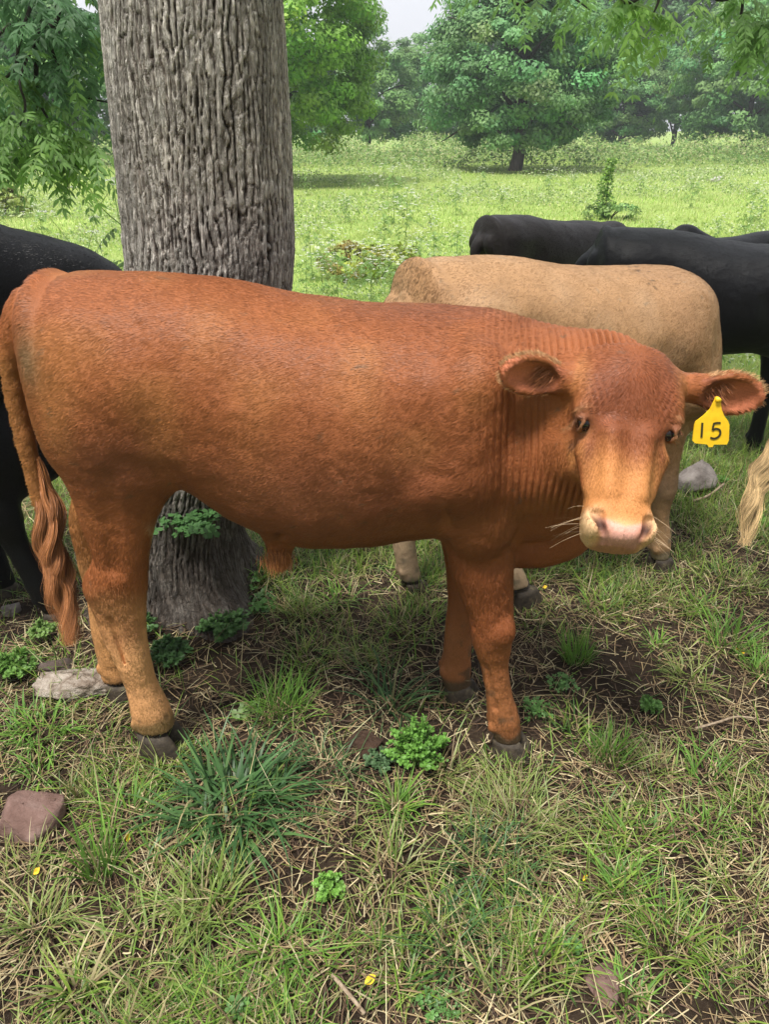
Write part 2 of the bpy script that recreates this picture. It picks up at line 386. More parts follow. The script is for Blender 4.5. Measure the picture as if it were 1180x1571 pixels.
def finish_hair(V, Q, tint, n, length, flow, seed, width=.0011, lift=.10, mask=None, jit=.12, bright=(.90, 1.13)):
    """short coat hairs as small blades lying on the skin; flow(V, N) -> direction, length per point"""
    g = np.random.default_rng(seed); N, A = vert_normals(V, Q)
    if mask is not None: A = A*mask[Q].mean(1)
    f = g.choice(len(Q), n, p=A/A.sum()); u, v = g.random(n)[:, None], g.random(n)[:, None]
    def ip(X): return (X[Q[f, 0]]*(1-u)+X[Q[f, 1]]*u)*(1-v)+(X[Q[f, 3]]*(1-u)+X[Q[f, 2]]*u)*v
    p, nn, c = ip(V), unit(ip(N)), ip(tint); L = ip(length[:, None])[:, 0]*g.uniform(.6, 1.25, n)
    d = ip(flow); d = d+g.normal(0, jit, (n, 3)); sw = np.column_stack([vnoise(p*28+i*17, seed+i) for i in range(3)]); d = d+sw*.22
    d = unit(d-(d*nn).sum(1)[:, None]*nn); s = np.cross(d, nn)
    lf = (lift*g.uniform(.3, 1.5, n))[:, None]; L_ = L[:, None]; W = (width*g.uniform(.7, 1.3, n))[:, None]
    m = p+(d+nn*lf*1.0)*L_*.5; t = p+(d+nn*lf)*L_
    p0 = p-nn*.001
    VV = np.stack([p0-s*W, p0+s*W, m-s*W*.8, m+s*W*.8, t], 1).reshape(-1, 3)
    i = np.arange(n)[:, None]*5
    Fq = np.concatenate([i, i+1, i+3, i+2], 1); Ft = np.concatenate([i+2, i+3, i+4], 1)
    # winding so that the blade faces outward
    b = g.uniform(bright[0], bright[1], n)[:, None]*(1+.12*vnoise(p*40, seed+9))[:, None]*np.where((vnoise(p*22, seed+13) > .50) & (vnoise(p*5, seed+14) > .05) & (g.random(n) < .45), 1.32, 1)[:, None]
    cc = np.repeat(c*b, 5, 0); sn = np.repeat(unit(nn+g.normal(0, .10, (n, 3))+d*.15), 5, 0)
    return VV, [Fq[:, ::-1], Ft[:, ::-1]], dict(tint=cc, sn=sn)

def refine(V, Q, sel):
    """split the quads whose corners are all selected into four"""
    k = sel[Q].min(1) > .02; A, B = Q[~k], Q[k]
    E = np.sort(np.concatenate([B[:, [0, 1]], B[:, [1, 2]], B[:, [2, 3]], B[:, [3, 0]]]), 1); key = E[:, 0].astype(np.int64)*len(V)+E[:, 1]
    u, inv = np.unique(key, return_inverse=True); n = len(V); mid = (V[u//len(V)]+V[u % len(V)])/2; inv = inv.reshape(4, -1)+n
    c = n+len(mid)+np.arange(len(B)); V2 = np.concatenate([V, mid, V[B].mean(1)])
    q = [np.stack([B[:, i], inv[i], c, inv[(i+3) % 4]], 1) for i in range(4)]
    return V2, np.concatenate([A]+q).astype(np.int32)
def hoof_mesh(c, fwd, size=.05, h=.062):
    """two claws, toe towards fwd"""
    c = np.array(c, float); fw = unit(np.array((fwd[0], fwd[1], 0.0))); sd_ = np.array((-fw[1], fw[0], 0.0)); parts = []
    for sg in (-1, 1):
        rows = []
        for z, sx, off in ((h, .80, -.2), (h*.75, .9, -.08), (h*.35, 1.05, .06), (.004, 1.16, .16), (-.02, 1.12, .16)):
            an = np.linspace(0, 2*np.pi, 14, endpoint=False)
            a, b = np.cos(an), np.sin(an)
            rows.append(c+fw*(a*size*sx+off*size)[:, None]+sd_*(b*size*.50*sx*(1-.25*np.maximum(a, 0))+sg*size*.47*(sx**.3))[:, None]+np.array((0, 0, z)))
        V = np.concatenate(rows); n = len(rows); i = np.arange(n-1)[:, None]*14; j = np.arange(14)[None]; j2 = (j+1) % 14
        Q = np.stack([i+j, i+14+j, i+14+j2, i+j2], -1).reshape(-1, 4); V = np.concatenate([V, [rows[0].mean(0)], [rows[-1].mean(0)]]); k = np.arange(14)
        parts.append((V, [Q, np.stack([k, (k+1) % 14, np.full(14, n*14)], 1), np.stack([(n-1)*14+(k+1) % 14, (n-1)*14+k, np.full(14, n*14+1)], 1)]))
    return merge(parts)
def strands(name, roots, dirs, paths, width, tint, parent, seed, mat):
    """long hair: roots (n,3), paths (n,k,3) absolute"""
    g = np.random.default_rng(seed); n, k = paths.shape[:2]
    T = unit(np.gradient(paths, axis=1)); vw = unit(np.array((0.1, 1.0, .3))); s = unit(np.cross(T, vw)+g.normal(0, .25, (n, 1, 3)))
    W = width*g.uniform(.6, 1.3, (n, 1, 1))*np.linspace(1, .25, k)[None, :, None]
    V = np.stack([paths-s*W, paths+s*W], 2).reshape(-1, 3); i = (np.arange(n)[:, None]*2*k+np.arange(k-1)[None]*2).reshape(-1, 1)
    F = np.concatenate([i, i+1, i+3, i+2], 1); b = g.uniform(.55, 1.45, (n, 1, 1)); c = (tint*b*np.linspace(.85, 1.15, k)[None, :, None]); c = np.repeat(c[:, :, None], 2, 2).reshape(-1, 3)
    sn = np.cross(s, T); sn = np.where((sn@np.array((0, -1., .3)))[..., None] < 0, -sn, sn); sn = unit(sn+g.normal(0, .3, sn.shape)+(0, 0, .45)); sn = np.repeat(sn[:, :, None], 2, 2).reshape(-1, 3)
    return mesh_np(name, V, F, mat, parent, attrs=dict(tint=c, sn=sn))
def tail_switch(name, path, n, spread, width, tint, parent, seed, curl=.02, mat=None, endspread=None):
    g = np.random.default_rng(seed); path = np.asarray(path, float)
    k = 26; t = np.linspace(0, 1, k)
    D = spline_rows(np.column_stack([np.linspace(0, 1, len(path)), path]), k)[:, 1:4]
    rad = np.interp(t, *zip(*spread)) ; a = g.random(n)*2*np.pi; r = np.sqrt(g.random(n))
    t0 = g.random(n)**2.4*.42; t1 = np.clip(t0+g.uniform(.5, .75, n), 0, 1)
    tt = t0[:, None]+(t1-t0)[:, None]*t[None]
    C = np.stack([np.interp(tt, t, D[:, i]) for i in range(3)], -1); rr = np.interp(tt, t, rad)*r[:, None]
    lock = np.floor(a/(2*np.pi)*13)+17*np.floor(r*2); ph = hsh(lock, 3)*1.7+g.normal(0, .18, n); fr = 2.6+hsh(lock, 5)*.9; am = curl*(.5+1.0*hsh(lock, 6))[:, None]*np.minimum(1.5*tt**1.4, 1)
    lo_ = (hsh(lock, 8)-.5)[:, None]*rr*.6; spread_ = 1-.55*t[None]**2
    C[..., 0] += (np.cos(a)[:, None]*rr*.75+lo_)*spread_+am*np.sin(tt*6.28*fr[:, None]+ph[:, None])+g.normal(0, .0012, (n, 1))+g.normal(0, .0035, (n, 1))*t[None]+g.normal(0, .007, (n, 1))*t[None]**3
    C[..., 1] += np.sin(a)[:, None]*rr*.7+am*.8*np.cos(tt*6.28*fr[:, None]+ph[:, None])
    tint = np.array(tint)*(.75+.5*hsh(lock, 9))[:, None, None]
    return strands(name, None, None, C, width, tint, parent, seed+1, mat or MAT_FUR)

RUST, DARK, GOLD, CREAM, PINK = [np.array(c) for c in ((.275, .089, .030), (.155, .042, .018), (.56, .262, .085), (.82, .55, .30), (.80, .47, .41))]
def steer_tint(V, N, h, pal):
    x, y, z = V.T; c = np.tile(pal['base'], (len(V), 1)).astype(float); foot = pal.get('foot', pal['gold'])
    def mixc(col, m): 
        nonlocal c; m = np.clip(m, 0, 1)[:, None]; c = c*(1-m)+np.array(col)*m
    nz = vnoise(V*9, 3); nz2 = vnoise(V*24, 4)
    mixc(pal['gold'], .20*sstep(-.2, .8, nz)*sstep(.5, 1.0, z))
    mixc(pal['dark'], .30*sstep(0, .8, vnoise(V*4+7, 8)))
    if pal is PAL_RUST: mixc((.21, .075, .045), .5*gauss(z, .88, .14)*gauss(x, -.02, .32)+.45*gauss(z, .95, .10)*gauss(x, -.45, .12))  # darker purplish coat sheen painted into the colour of barrel and flank
    mixc(foot, .9*sstep(.60, .40, z+.04*nz-.10*(x+.5))*(x < 0)+.16*sstep(.5, .2, z+.05*nz)*(x >= 0)); mixc(pal['dark'], .4*(x < 0)*gauss(z, .44, .05)*sstep(0, .6, nz2+.3)*(z < .52))
    if pal.get('mud') is not None: mixc(pal['mud'], .9*sstep(.105, .075, z+.02*nz2)); mixc(np.array(pal['mud'])*np.array((1.5, 1.4, .9)), .85*sstep(.15, .11, z+.03*nz2)*(x < -.4)*(y < 0)); mixc(pal['mud'], .75*sstep(.35, .75, vnoise(V*34, 6))*sstep(.4, .1, z)); mixc(pal['mud'], .5*sstep(.78, .9, vnoise(V*55, 7)))
    if h is not None:
        s, n, t = h.loc(V); hm = sstep(-.06, .0, t)*head_mask(s, n, t)
        mixc(pal['dark'], hm*.75*gauss(t, .12, .13)*sstep(.115, .06, np.abs(s)))
        face = pal.get('face', pal['gold']); mixc(face, hm*sstep(.205, .30, t+.45*np.abs(s)*sstep(.0, .07, np.abs(s))-.01+.02*nz2))
        mixc(pal['gold'], hm*.25*sstep(.07, .1, np.abs(s))*gauss(t, .06, .06))
        mixc(pal['dark'], hm*.35*gauss(np.abs(s), .07, .012)*sstep(.2, .24, t)*sstep(.36, .3, t))
        mixc(pal['cream'], hm*.8*sstep(.355, .390, t)*sstep(.035, .055, np.abs(s)))
        mixc(pal['cream'], hm*.35*sstep(.385, .41, t))
        mixc(pal['cream'], hm*.35*gauss(np.abs(s), .095, .016)*gauss(t, .196, .012)*gauss(n, -.02, .03))
        mixc((.09, .04, .025), hm*.65*gauss(np.abs(s), .090, .009)*gauss(t, .208, .012)*(s < 0))
        mixc(pal['dark'], hm*.5*gauss(np.abs(s), .062+.25*(t-.2), .010)*gauss(t, .235, .05))
        pinkm = sstep(.396, .408, t+.34*np.abs(s)-.008)*sstep(.0, .010, .052-.18*np.clip(t-.385, 0, 1)-np.abs(s))*sstep(.452, .444, t)
        mixc(pal['pink'], hm*pinkm)
        mixc((.30, .12, .07), hm*.6*gauss(t, .447, .006)*sstep(.06, .03, np.abs(s)))
        ns = np.abs(s)-.0430+(t-.409)*.37; mixc((.42, .16, .09), hm*.6*sstep(.022, .008, np.abs(ns))*gauss(t, .410, .026)); mixc((.055, .022, .016), hm*.95*sstep(.0125, .006, np.abs(ns))*gauss(t, .410, .020)*sstep(-.006, -.016, n))
        mixc((.24, .095, .045), hm*.75*gauss(np.abs(s), .095, .022)*gauss(t, .178, .026)*gauss(n, -.032, .034))
        mixc((.55, .33, .17), hm*.3*gauss(t, .155-.25*(n+.03), .006)*gauss(np.abs(s), .098, .014)*(n < .0))
        mixc((.035, .018, .014), hm*.95*gauss(np.abs(s), .093, .016)*gauss(t, .178, .0145)*gauss(n, -.032, .024))
    return c

PAL_RUST = dict(base=RUST, dark=DARK, gold=GOLD, cream=CREAM, pink=np.array((.66,.345,.27)), mud=(.085, .065, .04), foot=np.array((.72, .37, .16)), face=np.array((.54, .225, .075)), ear=(.55, .18, .09))
PAL_TAN = dict(base=np.array((.37, .212, .102)), dark=np.array((.25, .135, .07)), gold=np.array((.46, .33, .21)), cream=CREAM, pink=PINK, mud=(.22, .18, .12), ear=(.5, .25, .16))
PAL_BLACK = dict(base=np.array((.0060, .0065, .0080)), dark=np.array((.006, .006, .007)), gold=np.array((.013, .012, .012)), cream=np.array((.03, .028, .028)), pink=np.array((.05, .04, .04)), mud=(.012, .011, .010), ear=(.05, .03, .025))

def build_cattle(name, loc, yaw, pal, vox, head, neck, wrinkles=None, scale=1.0, legs=None, ears=None, hairs=0, hair_len=.014, extra=None, tail=None, seed=1, tint_extra=None, hi=None, lo=None, eyes=True, hoof_dirs=None, torso=None, width=.0011, subdiv=None, lift=.075):
    legs = legs or dict(hn=(HIND_NEAR, 0, 0), fn=(FRONT_NEAR, 0, 0), ff=(FRONT_FAR, 0, 0), hf=(HIND_FAR, 0, 0))
    F = Field(lo or (-.80, -.62, -.03), hi or (.95, .42, 1.40), vox)
    F.loft(torso or torso_rows(), 0.02, np.column_stack([(0, 1, 0), (0, 0, 1), (1, 0, 0)]))
    # hooks, pins and thighs, shoulders
    hipx = LP(190, 430, 0)[0]
    for sg in (-1, 1):
        F.ellipsoid((hipx+.02, sg*.165, 1.10), (.06, .05, .06), .07)
        F.ellipsoid((LP(60, 470, 0)[0]+.03, sg*.085, 1.16), (.05, .05, .08), .08)
        th = LP(150, 600, -.12); F.ellipsoid((th[0]+.008, sg*.135, th[2]-.06), (.150, .085, .235), .06)
        st = LP(222, 665, -.12); F.ellipsoid((st[0], sg*.15, st[2]), (.070, .055, .10), .05)
        sh = LP(735, 640, -.12); F.ellipsoid((sh[0], sg*.165, sh[2]-.04), (.09, .055, .19), .06)
        el = LP(735, 770, -.12); F.ellipsoid((el[0], sg*.165, el[2]), (.092, .065, .13), .035)
    for key, (rows, dx, dy) in legs.items():
        rr = [list(r) for r in rows if r[0] > (.050 if key == 'hn' else .018)]; ztop = rr[-1][0]
        for r in rr:
            w = 1-r[0]/ztop; r[1] += dx*w; r[2] += dy*w
        F.loft(rr, 0.028)
        for sg in (-1, 1):      # dew claws at the back of the pastern
            zz = .105 if 'f' == key[0] else .11
            cx = np.interp(zz, [r[0] for r in rr], [r[1] for r in rr]); wx = np.interp(zz, [r[0] for r in rr], [r[3] for r in rr]); cy = np.interp(zz, [r[0] for r in rr], [r[2] for r in rr])
            F.ellipsoid((cx-wx*.85, cy+sg*.020, zz), (.013, .010, .016), .012)
    if extra: extra(F)
    if neck: neck(F)
    if head is not None: add_head(F, head)
    earM = []
    for e in (ears or []): earM.append(add_ear(F, *e))
    if tail is not None: F.chain(tail, .03)
    V, Q = F.mesh(); del F
    # muscles, folds and loose skin
    N, _ = vert_normals(V, Q)
    if subdiv is not None:
        V, Q = refine(V, Q, subdiv(V, N)); N, _ = vert_normals(V, Q)
    disp = .0040*vnoise(V*8, seed)+.0017*vnoise(V*17, seed+1)+.0009*vnoise(V*50, seed+2)
    if head is not None: s_, n_, t_ = head.loc(V); disp = disp*(1-.7*sstep(-.06, .02, t_)*sstep(.19, .13, np.abs(s_))*sstep(-.26, -.14, n_)*sstep(.56, .46, t_))
    if wrinkles is not None: disp = disp+wrinkles(V, N)
    V = V+N*disp[:, None]
    N, _ = vert_normals(V, Q)
    tint = steer_tint(V, N, head, pal)
    if ears:
        for (b, t, fc, *r), M in zip(ears, earM):
            d = V-np.array(b); L = np.linalg.norm(np.array(t)-np.array(b)); u = d@M[:, 2]; w = d@M[:, 0]; nn_ = d@M[:, 1]
            m = (u > .015)*(u < L+.004)*(np.abs(w) < .05)*(np.abs(nn_) < .03)*sstep(.2, .6, N@M[:, 1])*sstep(1.0, .8, np.abs(w)/.036)
            m2 = m*(.5+.5*sstep(.3, .7, u/L)); tint = tint*(1-m2[:, None])+np.array(pal['ear'])*m2[:, None]
            dk = m*gauss(u/L, .3, .22)*.7; tint = tint*(1-dk[:, None])+pal['dark']*.5*dk[:, None]
    if tint_extra: tint = tint_extra(V, N, tint)
    scale = np.ones(3)*np.array(scale, float)
    dark_ = pal['base'][0] < .05; body = mesh_np(name, V*scale, Q, MAT_COAT_BLACK if dark_ else MAT_COAT, attrs=dict(tint=tint), loc=loc); body.rotation_euler = (0, 0, yaw)
    if hairs:
        x, y, z = V.T; n = len(V)
        fl = np.tile(np.array((-1.0, 0, -.45)), (n, 1)); lg = sstep(.80, .60, z)[:, None]; fl = fl*(1-lg)+np.array((-.15, 0, -1))*lg
        L = np.full(n, hair_len); L = L*(1-.45*sstep(.6, .4, z)); mask = np.ones(n)
        if head is not None:
            s, nn_, t = head.loc(V); hm = (t > -.05)*(np.abs(s) < .16)*(nn_ > -.3)*(nn_ < .08)
            wh = head.pt(0, 0, .035); wh2 = head.pt(0, 0, .165)
            r1 = unit(V-wh+1e-6); r2 = unit(V-wh2+1e-6); m2 = sstep(.13, .19, t)[:, None]; hd = r1*(1-m2)+(r2*.4-head.f*.6*np.sign(.19-t)[:, None])*m2
            fl = np.where(hm[:, None], hd, fl); L = np.where(hm, .012*(1-.35*sstep(.2, .3, t))*hair_len/.014, L)
            mask = np.where(hm*(t > .375)*(np.abs(s) < .05), .02, mask)
            mask = np.where((np.abs(np.abs(s)-.095) < .03)*(np.abs(t-.178) < .019)*(np.abs(nn_+.033) < .026), .0, mask)
            if wrinkles is not None:
                wm_ = main_wr(V, N); wm_ = wm_*sstep(.55, .75, z); L = L*(1-.72*wm_); fl = fl*(1-wm_[:, None])+np.array((-.3, 0, -1.0))*wm_[:, None]
        if ears:
            for (b, tp, fc, *r), M in zip(ears, earM):
                d = V-np.array(b); u = d@M[:, 2]; w = d@M[:, 0]; em = (u > .02)*(u < .145)*(np.abs(w) < .055)*(np.abs(d@M[:, 1]) < .04)
                fl = np.where(em[:, None], M[:, 2]+.6*M[:, 0]*np.sign(w)[:, None]+(u < .06)[:, None]*0., fl); L = np.where(em, .011*hair_len/.014, L)
        HV, HF, HA = finish_hair(V, Q, tint, hairs, L, fl, seed+50, mask=mask, width=width, lift=lift)
        mesh_np('fur', HV*scale, HF, MAT_FUR_BLACK if dark_ else MAT_FUR, body, attrs=HA)
    fd = hoof_dirs or {}
    for key, (rows, dx, dy) in legs.items():
        r0 = [r for r in rows if r[0] > .03][0]; big = key == 'hn'; hv, hf = hoof_mesh((r0[1]+dx+.012, r0[2]+dy, -.008), fd.get(key, (1, 0)), .061 if big else .050, .090 if big else .058)
        hv = hv+.002*np.column_stack([vnoise(hv*60+i, 3) for i in range(3)])
        mesh_np('hoof', hv*scale, hf, MAT_HOOF, body)
    if head is not None and eyes:
        for sg in (-1, 1):
            c = head.pt(sg*.0825, -.033, .177); an = np.linspace(0, np.pi, 13); bn = np.linspace(0, 2*np.pi, 20, endpoint=False)
            Vv = np.stack([np.sin(an)[:, None]*np.cos(bn)[None], np.sin(an)[:, None]*np.sin(bn)[None], np.cos(an)[:, None]+0*bn[None]], -1).reshape(-1, 3)*.0150+c
            i = np.arange(12)[:, None]*20; j = np.arange(20)[None]; j2 = (j+1) % 20
            mesh_np('eye', Vv*scale, np.stack([i+j, i+20+j, i+20+j2, i+j2], -1).reshape(-1, 4), MAT_EYE, body)
    return body

# ---- the rust coloured young bull in front
HM = Head(np.array((.497, 1.445, 1.216))-O_MAIN, (-.030, -.262, -.305), (0, -.83, .56), 0.0, .875)
def _roll(h, a):
    s = h.s*math.cos(a)+h.f*math.sin(a)*0; return h
# tilt the head a little: the animal's left side hangs lower
_ax = HM.n; _ang = R(-3.0); _K = lambda v: v*math.cos(_ang)+np.cross(_ax, v)*math.sin(_ang)+_ax*(_ax@v)*(1-math.cos(_ang))
HM.f, HM.s = _K(HM.f), _K(HM.s)
def main_neck(F):
    W = lambda *a: tuple(np.array(a[:3])-O_MAIN)+(a[3],)
    F.chain([W(.20, 1.72, 1.075, .12), W(.32, 1.66, 1.07, .125), W(.42, 1.575, 1.085, .115), W(.475, 1.52, 1.12, .095)], .05)
    F.chain([W(.22, 1.72, .92, .16), W(.33, 1.65, .92, .140), W(.43, 1.56, .96, .110), W(.48, 1.49, 1.0, .095)], .06)
    F.chain([W(.27, 1.72, .79, .13), W(.37, 1.68, .80, .11), W(.45, 1.60, .84, .085), W(.48, 1.50, .92, .06)], .05)
    F.chain([W(.30, 1.68, .66, .045), W(.37, 1.66, .645, .038), W(.43, 1.64, .665, .034), W(.49, 1.60, .72, .03)], .045)
def main_extra(F):
    a = LP(425, 835, -.10); b = LP(428, 862, -.09)
    F.capsule((a[0], -.06, a[2]+.03), (b[0], -.06, b[2]-.015), .045, .026, .04)                 # sheath
    F.capsule(tuple(LP(744, 1022, -.158)), tuple(LP(760, 1088, -.158)), .004, .004, .014, True)      # tendon grooves
    F.capsule(tuple(LP(170, 950, -.160)), tuple(LP(194, 1020, -.155)), .005, .003, .016, True)
    F.capsule(tuple(LP(700, 900, -.165)), tuple(LP(722, 965, -.165)), .004, .004, .016, True)
    F.capsule(tuple(LP(160, 740, -.235)), tuple(LP(172, 880, -.185)), .008, .006, .04, True)
    F.capsule(tuple(LP(683, 735, -.262)), tuple(LP(687, 812, -.225)), .007, .010, .03, True)        # crease behind the elbow
    F.capsule(tuple(LP(182, 732, -.262)), tuple(LP(246, 748, -.245)), .012, .016, .06, True)      # hollow above the stifle
    F.capsule(tuple(LP(432, 836, -.17)), tuple(LP(440, 820, -.2)), .004, .006, .02, True)
    F.ellipsoid(tuple(LP(315, 530, -.298)), (.10, .036, .085), .09, None, True)
    F.ellipsoid(tuple(LP(772, 972, -.165)), (.028, .024, .035), .03)                            # knee cap
    F.ellipsoid(tuple(LP(150, 900, -.135)), (.020, .018, .03), .04)                               # hock
    F.ellipsoid(tuple(LP(318, 520, -.30)), (.085, .035, .075), .07, None, True)                  # hollow before the hip
    F.capsule(tuple(LP(632, 560, -.315)), tuple(LP(662, 735, -.305)), .016, .020, .08, True)       # behind the shoulder
    F.capsule(tuple(LP(735, 590, -.20)), tuple(LP(712, 720, -.20)), .045, .055, .09)               # shoulder blade
    F.capsule(tuple(LP(795, 745, -.235)), tuple(LP(798, 850, -.22)), .012, .014, .03, True)        # limb set off from the neck
    F.capsule(tuple(LP(430, 838, -.17)), tuple(LP(438, 822, -.2)), .004, .006, .02, True)
def main_wr(V, N):
    X = V+O_MAIN; s, n, t = HM.loc(V)
    return sstep(.20, .42, X[:, 0]+.25*(1.55-X[:, 1]))*(1-sstep(-.03, .01, t)*(np.abs(s) < .14)*sstep(-.19, -.14, n)*(n < .08)*sstep(.52, .42, t))*(X[:, 2] > .6)
def main_wrinkles(V, N):
    X = V+O_MAIN; s, n, t = HM.loc(V)
    q = X[:, 0]*.97-X[:, 1]*.12+.004*np.sin(X[:, 2]*9+X[:, 0]*8)+.003*vnoise(X*7, 31)+.035*(X[:, 2]-.9)
    m = sstep(.14, .46, X[:, 0]+.12*(1.55-X[:, 1])+.05*vnoise(X*5, 36))*sstep(.72, .95, X[:, 2]-.1*(X[:, 0]-.3))*sstep(1.27, 1.2, X[:, 2])
    m *= (1-sstep(-.03, .01, t)*(np.abs(s) < .14)*sstep(-.19, -.14, n)*(n < .08)*sstep(.52, .42, t))*sstep(-.35, .05, -N[:, 1]+.4*N[:, 0])
    for bs, tp, fc, w in (EAR_NEAR, EAR_TAG):
        dd = tp-bs; u = np.clip(((V-bs)@dd)/(dd@dd), 0, 1); m = m*sstep(.050, .066, np.linalg.norm(V-bs-u[:, None]*dd, axis=1))
    g = np.abs(np.sin(np.pi*q/.0138+.8*vnoise(X*5, 33)))
    d = -.0135*np.clip(m*1.35, 0, 1)*(1-g**.7)*np.clip(.5+.8*vnoise(X*np.array((20, 9, 3.2)), 35), .35, 1.2)
    d += .0042*np.sin(X[:, 0]*46+3*X[:, 2])*gauss(X[:, 0], -.10, .22)*gauss(X[:, 2], .95, .2)*sstep(.1, .6, -N[:, 1])
    # forehead folds
    hf = (t > .03)*(t < .2)*(n > -.06)*gauss(np.abs(s), .066, .022)*gauss(t, .125, .05)
    d += -.0012*hf*(1-np.abs(np.sin(np.pi*(np.abs(s)+.28*t)/.0125))**.7)
    return d
def ear_w(base, tip, face, w): return (np.array(base)-O_MAIN, np.array(tip)-O_MAIN, face, w)
EAR_NEAR = ear_w(P(872, 582, Y=1.45), P(768, 566, Y=1.44), (.10, -.85, -.25), .047)
EAR_TAG = ear_w(P(1056, 594, Y=1.45), P(1172, 610, Y=1.43), (-.15, -.9, -.2), .049)
TAILP = [(*(LP(44, 462, -.03)), .034), (*(LP(26, 500, -.04)), .024), (*(LP(16, 545, -.05)), .019), (*(LP(26, 620, -.05)), .016), (*(LP(42, 690, -.06)), .014), (*(LP(58, 745, -.06)), .012), (*(LP(72, 790, -.06)), .010)]
def main_tint(V, N, c):
    p = V+O_MAIN; st = gauss(p[:, 0], P(42, 520, Y=1.55)[0], .030)*gauss(p[:, 2], 1.17, .06)*.75
    c = c*(1-st[:, None])+np.array((.16, .11, .055))*st[:, None]
    tl = (p[:, 0] < P(52, 600, Y=1.66)[0]-.25*0)*sstep(1.2, 1.1, p[:, 2])*sstep(-.70, -.85, p[:, 0])*.45
    c = c*(1-tl[:, None])+GOLD*.75*tl[:, None]
    bel = sstep(.78, .70, p[:, 2])*(N[:, 2] < -.3)*(np.abs(p[:, 0]+.5) < .14)*.6
    return c*(1-bel[:, None])+CREAM*.8*bel[:, None]
def main_sub(V, N):
    s, n, t = HM.loc(V); return np.maximum(main_wr(V, N)*(V[:, 1] < .12)*(V[:, 2] > .6), (t > -.01)*(t < .46)*(np.abs(s) < .13)*(n > -.12)*(n < .05)*1.0)
def build_main(vox=.005, hairs=230000):
    b = build_cattle('young_bull', O_MAIN, 0, PAL_RUST, vox, HM, main_neck, main_wrinkles, ears=[EAR_NEAR, EAR_TAG], hairs=hairs, extra=main_extra, tail=TAILP, subdiv=main_sub, seed=11, tint_extra=main_tint,
                     hoof_dirs=dict(hn=(1, -.2), fn=(1, -.35), ff=(.9, -.2), hf=(1, 0)), lo=(-.80, -.66, -.02), hi=(.96, .34, 1.38))
    tag(b, 'rust red young bull with neck wrinkles and a yellow ear tag facing the camera', 'bull')
    sw = [LP(50, 700, -.06), LP(62, 745, -.06), LP(72, 790, -.07), LP(74, 850, -.07), LP(92, 905, -.07), LP(108, 985, -.07)]
    tail_switch('tail_hair', sw, 6500, [(0, .014), (.15, .024), (.4, .040), (.7, .046), (.85, .042), (1, .030)], .00055, (.38, .15, .055), b, 5, curl=.0125)
    # tuft under the sheath
    g = np.random.default_rng(8); n = 900; base = LP(425, 853, -.10)+g.normal(0, 1, (n, 3))*(.016, .014, .010); tt = np.linspace(0, 1, 6)[None, :, None]
    strands('tuft', None, None, base[:, None]+tt*(np.array((0, 0, -.026))+g.normal(0, .006, (n, 1, 3)))+tt**2*g.normal(0, .005, (n, 1, 3)), .0005, np.array((.45, .17, .055)), b, 9, MAT_FUR)
    # whiskers and lashes
    for sg in (-1, 1):
        n = 14; r0 = np.array([HM.pt(sg*(.062+.006*g.random()), -.06-.03*g.random(), .36+.06*g.random()) for _ in range(n)])
        dr = unit(sg*HM.s*.9+g.normal(0, .22, (n, 3))+HM.f*.1+np.array((0, 0, -.1))); ln = g.uniform(.03, .07, (n, 1, 1)); tt = np.linspace(0, 1, 7)[None, :, None]
        strands('whisker', None, None, r0[:, None]+dr[:, None]*ln*tt+np.array((0, 0, -.012))*tt**2, .00035, np.array((.70, .52, .34)), b, 12, MAT_FUR)
    for s_ in (-1, 1):
        m = 44; u = np.linspace(-1, 1, m); c = HM.pt(s_*.093, -.033, .178)
        r0 = c+np.outer(u*.014, HM.n)+np.outer(-(.012-.007*u*u), HM.f)+HM.s*s_*.008; d = unit(HM.s*s_*.35+HM.n*.35+HM.f*.75+g.normal(0, .15, (m, 3))); tt = np.linspace(0, 1, 5)[None, :, None]
        strands('eyelash', None, None, r0[:, None]+d[:, None]*.011*tt+HM.f*.004*tt**2, .0006, np.array((.16, .07, .035)), b, 14, MAT_FUR)
    # long pale hairs round the ears
    for (bs, tp, fc, w) in (EAR_NEAR, EAR_TAG):
        M = ear_frame(bs, tp, fc); L = np.linalg.norm(tp-bs); n = 1500; u = g.random(n)
        sd_ = np.where(g.random(n) < .6, 1, -1); prof = np.interp(u, [0, .22, .5, .75, .93, 1], [.018, w*.72, w, w*.86, w*.48, w*.1])
        low = 1.0 if M[2, 0] < 0 else -1.0
        r0 = bs+np.outer(u*L, M[:, 2])+np.outer(sd_*prof*.97, M[:, 0])+np.outer(g.normal(0, .004, n), M[:, 1])
        d = unit(M[:, 2]*1.0+np.outer(sd_, M[:, 0])*.75+g.normal(0, .22, (n, 3))); ln = g.uniform(.006, .014, (n, 1, 1))
        tt = np.linspace(0, 1, 5)[None, :, None]
        strands('ear_hair', None, None, r0[:, None]+d[:, None]*ln*tt, .00032, np.array((.85, .50, .25)), b, 21, MAT_FUR)
        n = 420; u = g.random(n)*.45; ww = g.uniform(-.8, .8, n)*np.interp(u, [0, .5], [.018, w])
        r0 = bs+np.outer(u*L, M[:, 2])+np.outer(ww, M[:, 0])+M[:, 1]*.002; d = unit(M[:, 2]+np.outer(np.full(n, low*.8), M[:, 0])+M[:, 1]*.35+g.normal(0, .2, (n, 3))); ln = g.uniform(.015, .035, (n, 1, 1))
        strands('ear_hair', None, None, r0[:, None]+d[:, None]*ln*tt, .0007, np.array((.30, .11, .045)), b, 22, MAT_FUR)
    build_tag(b)
    return b
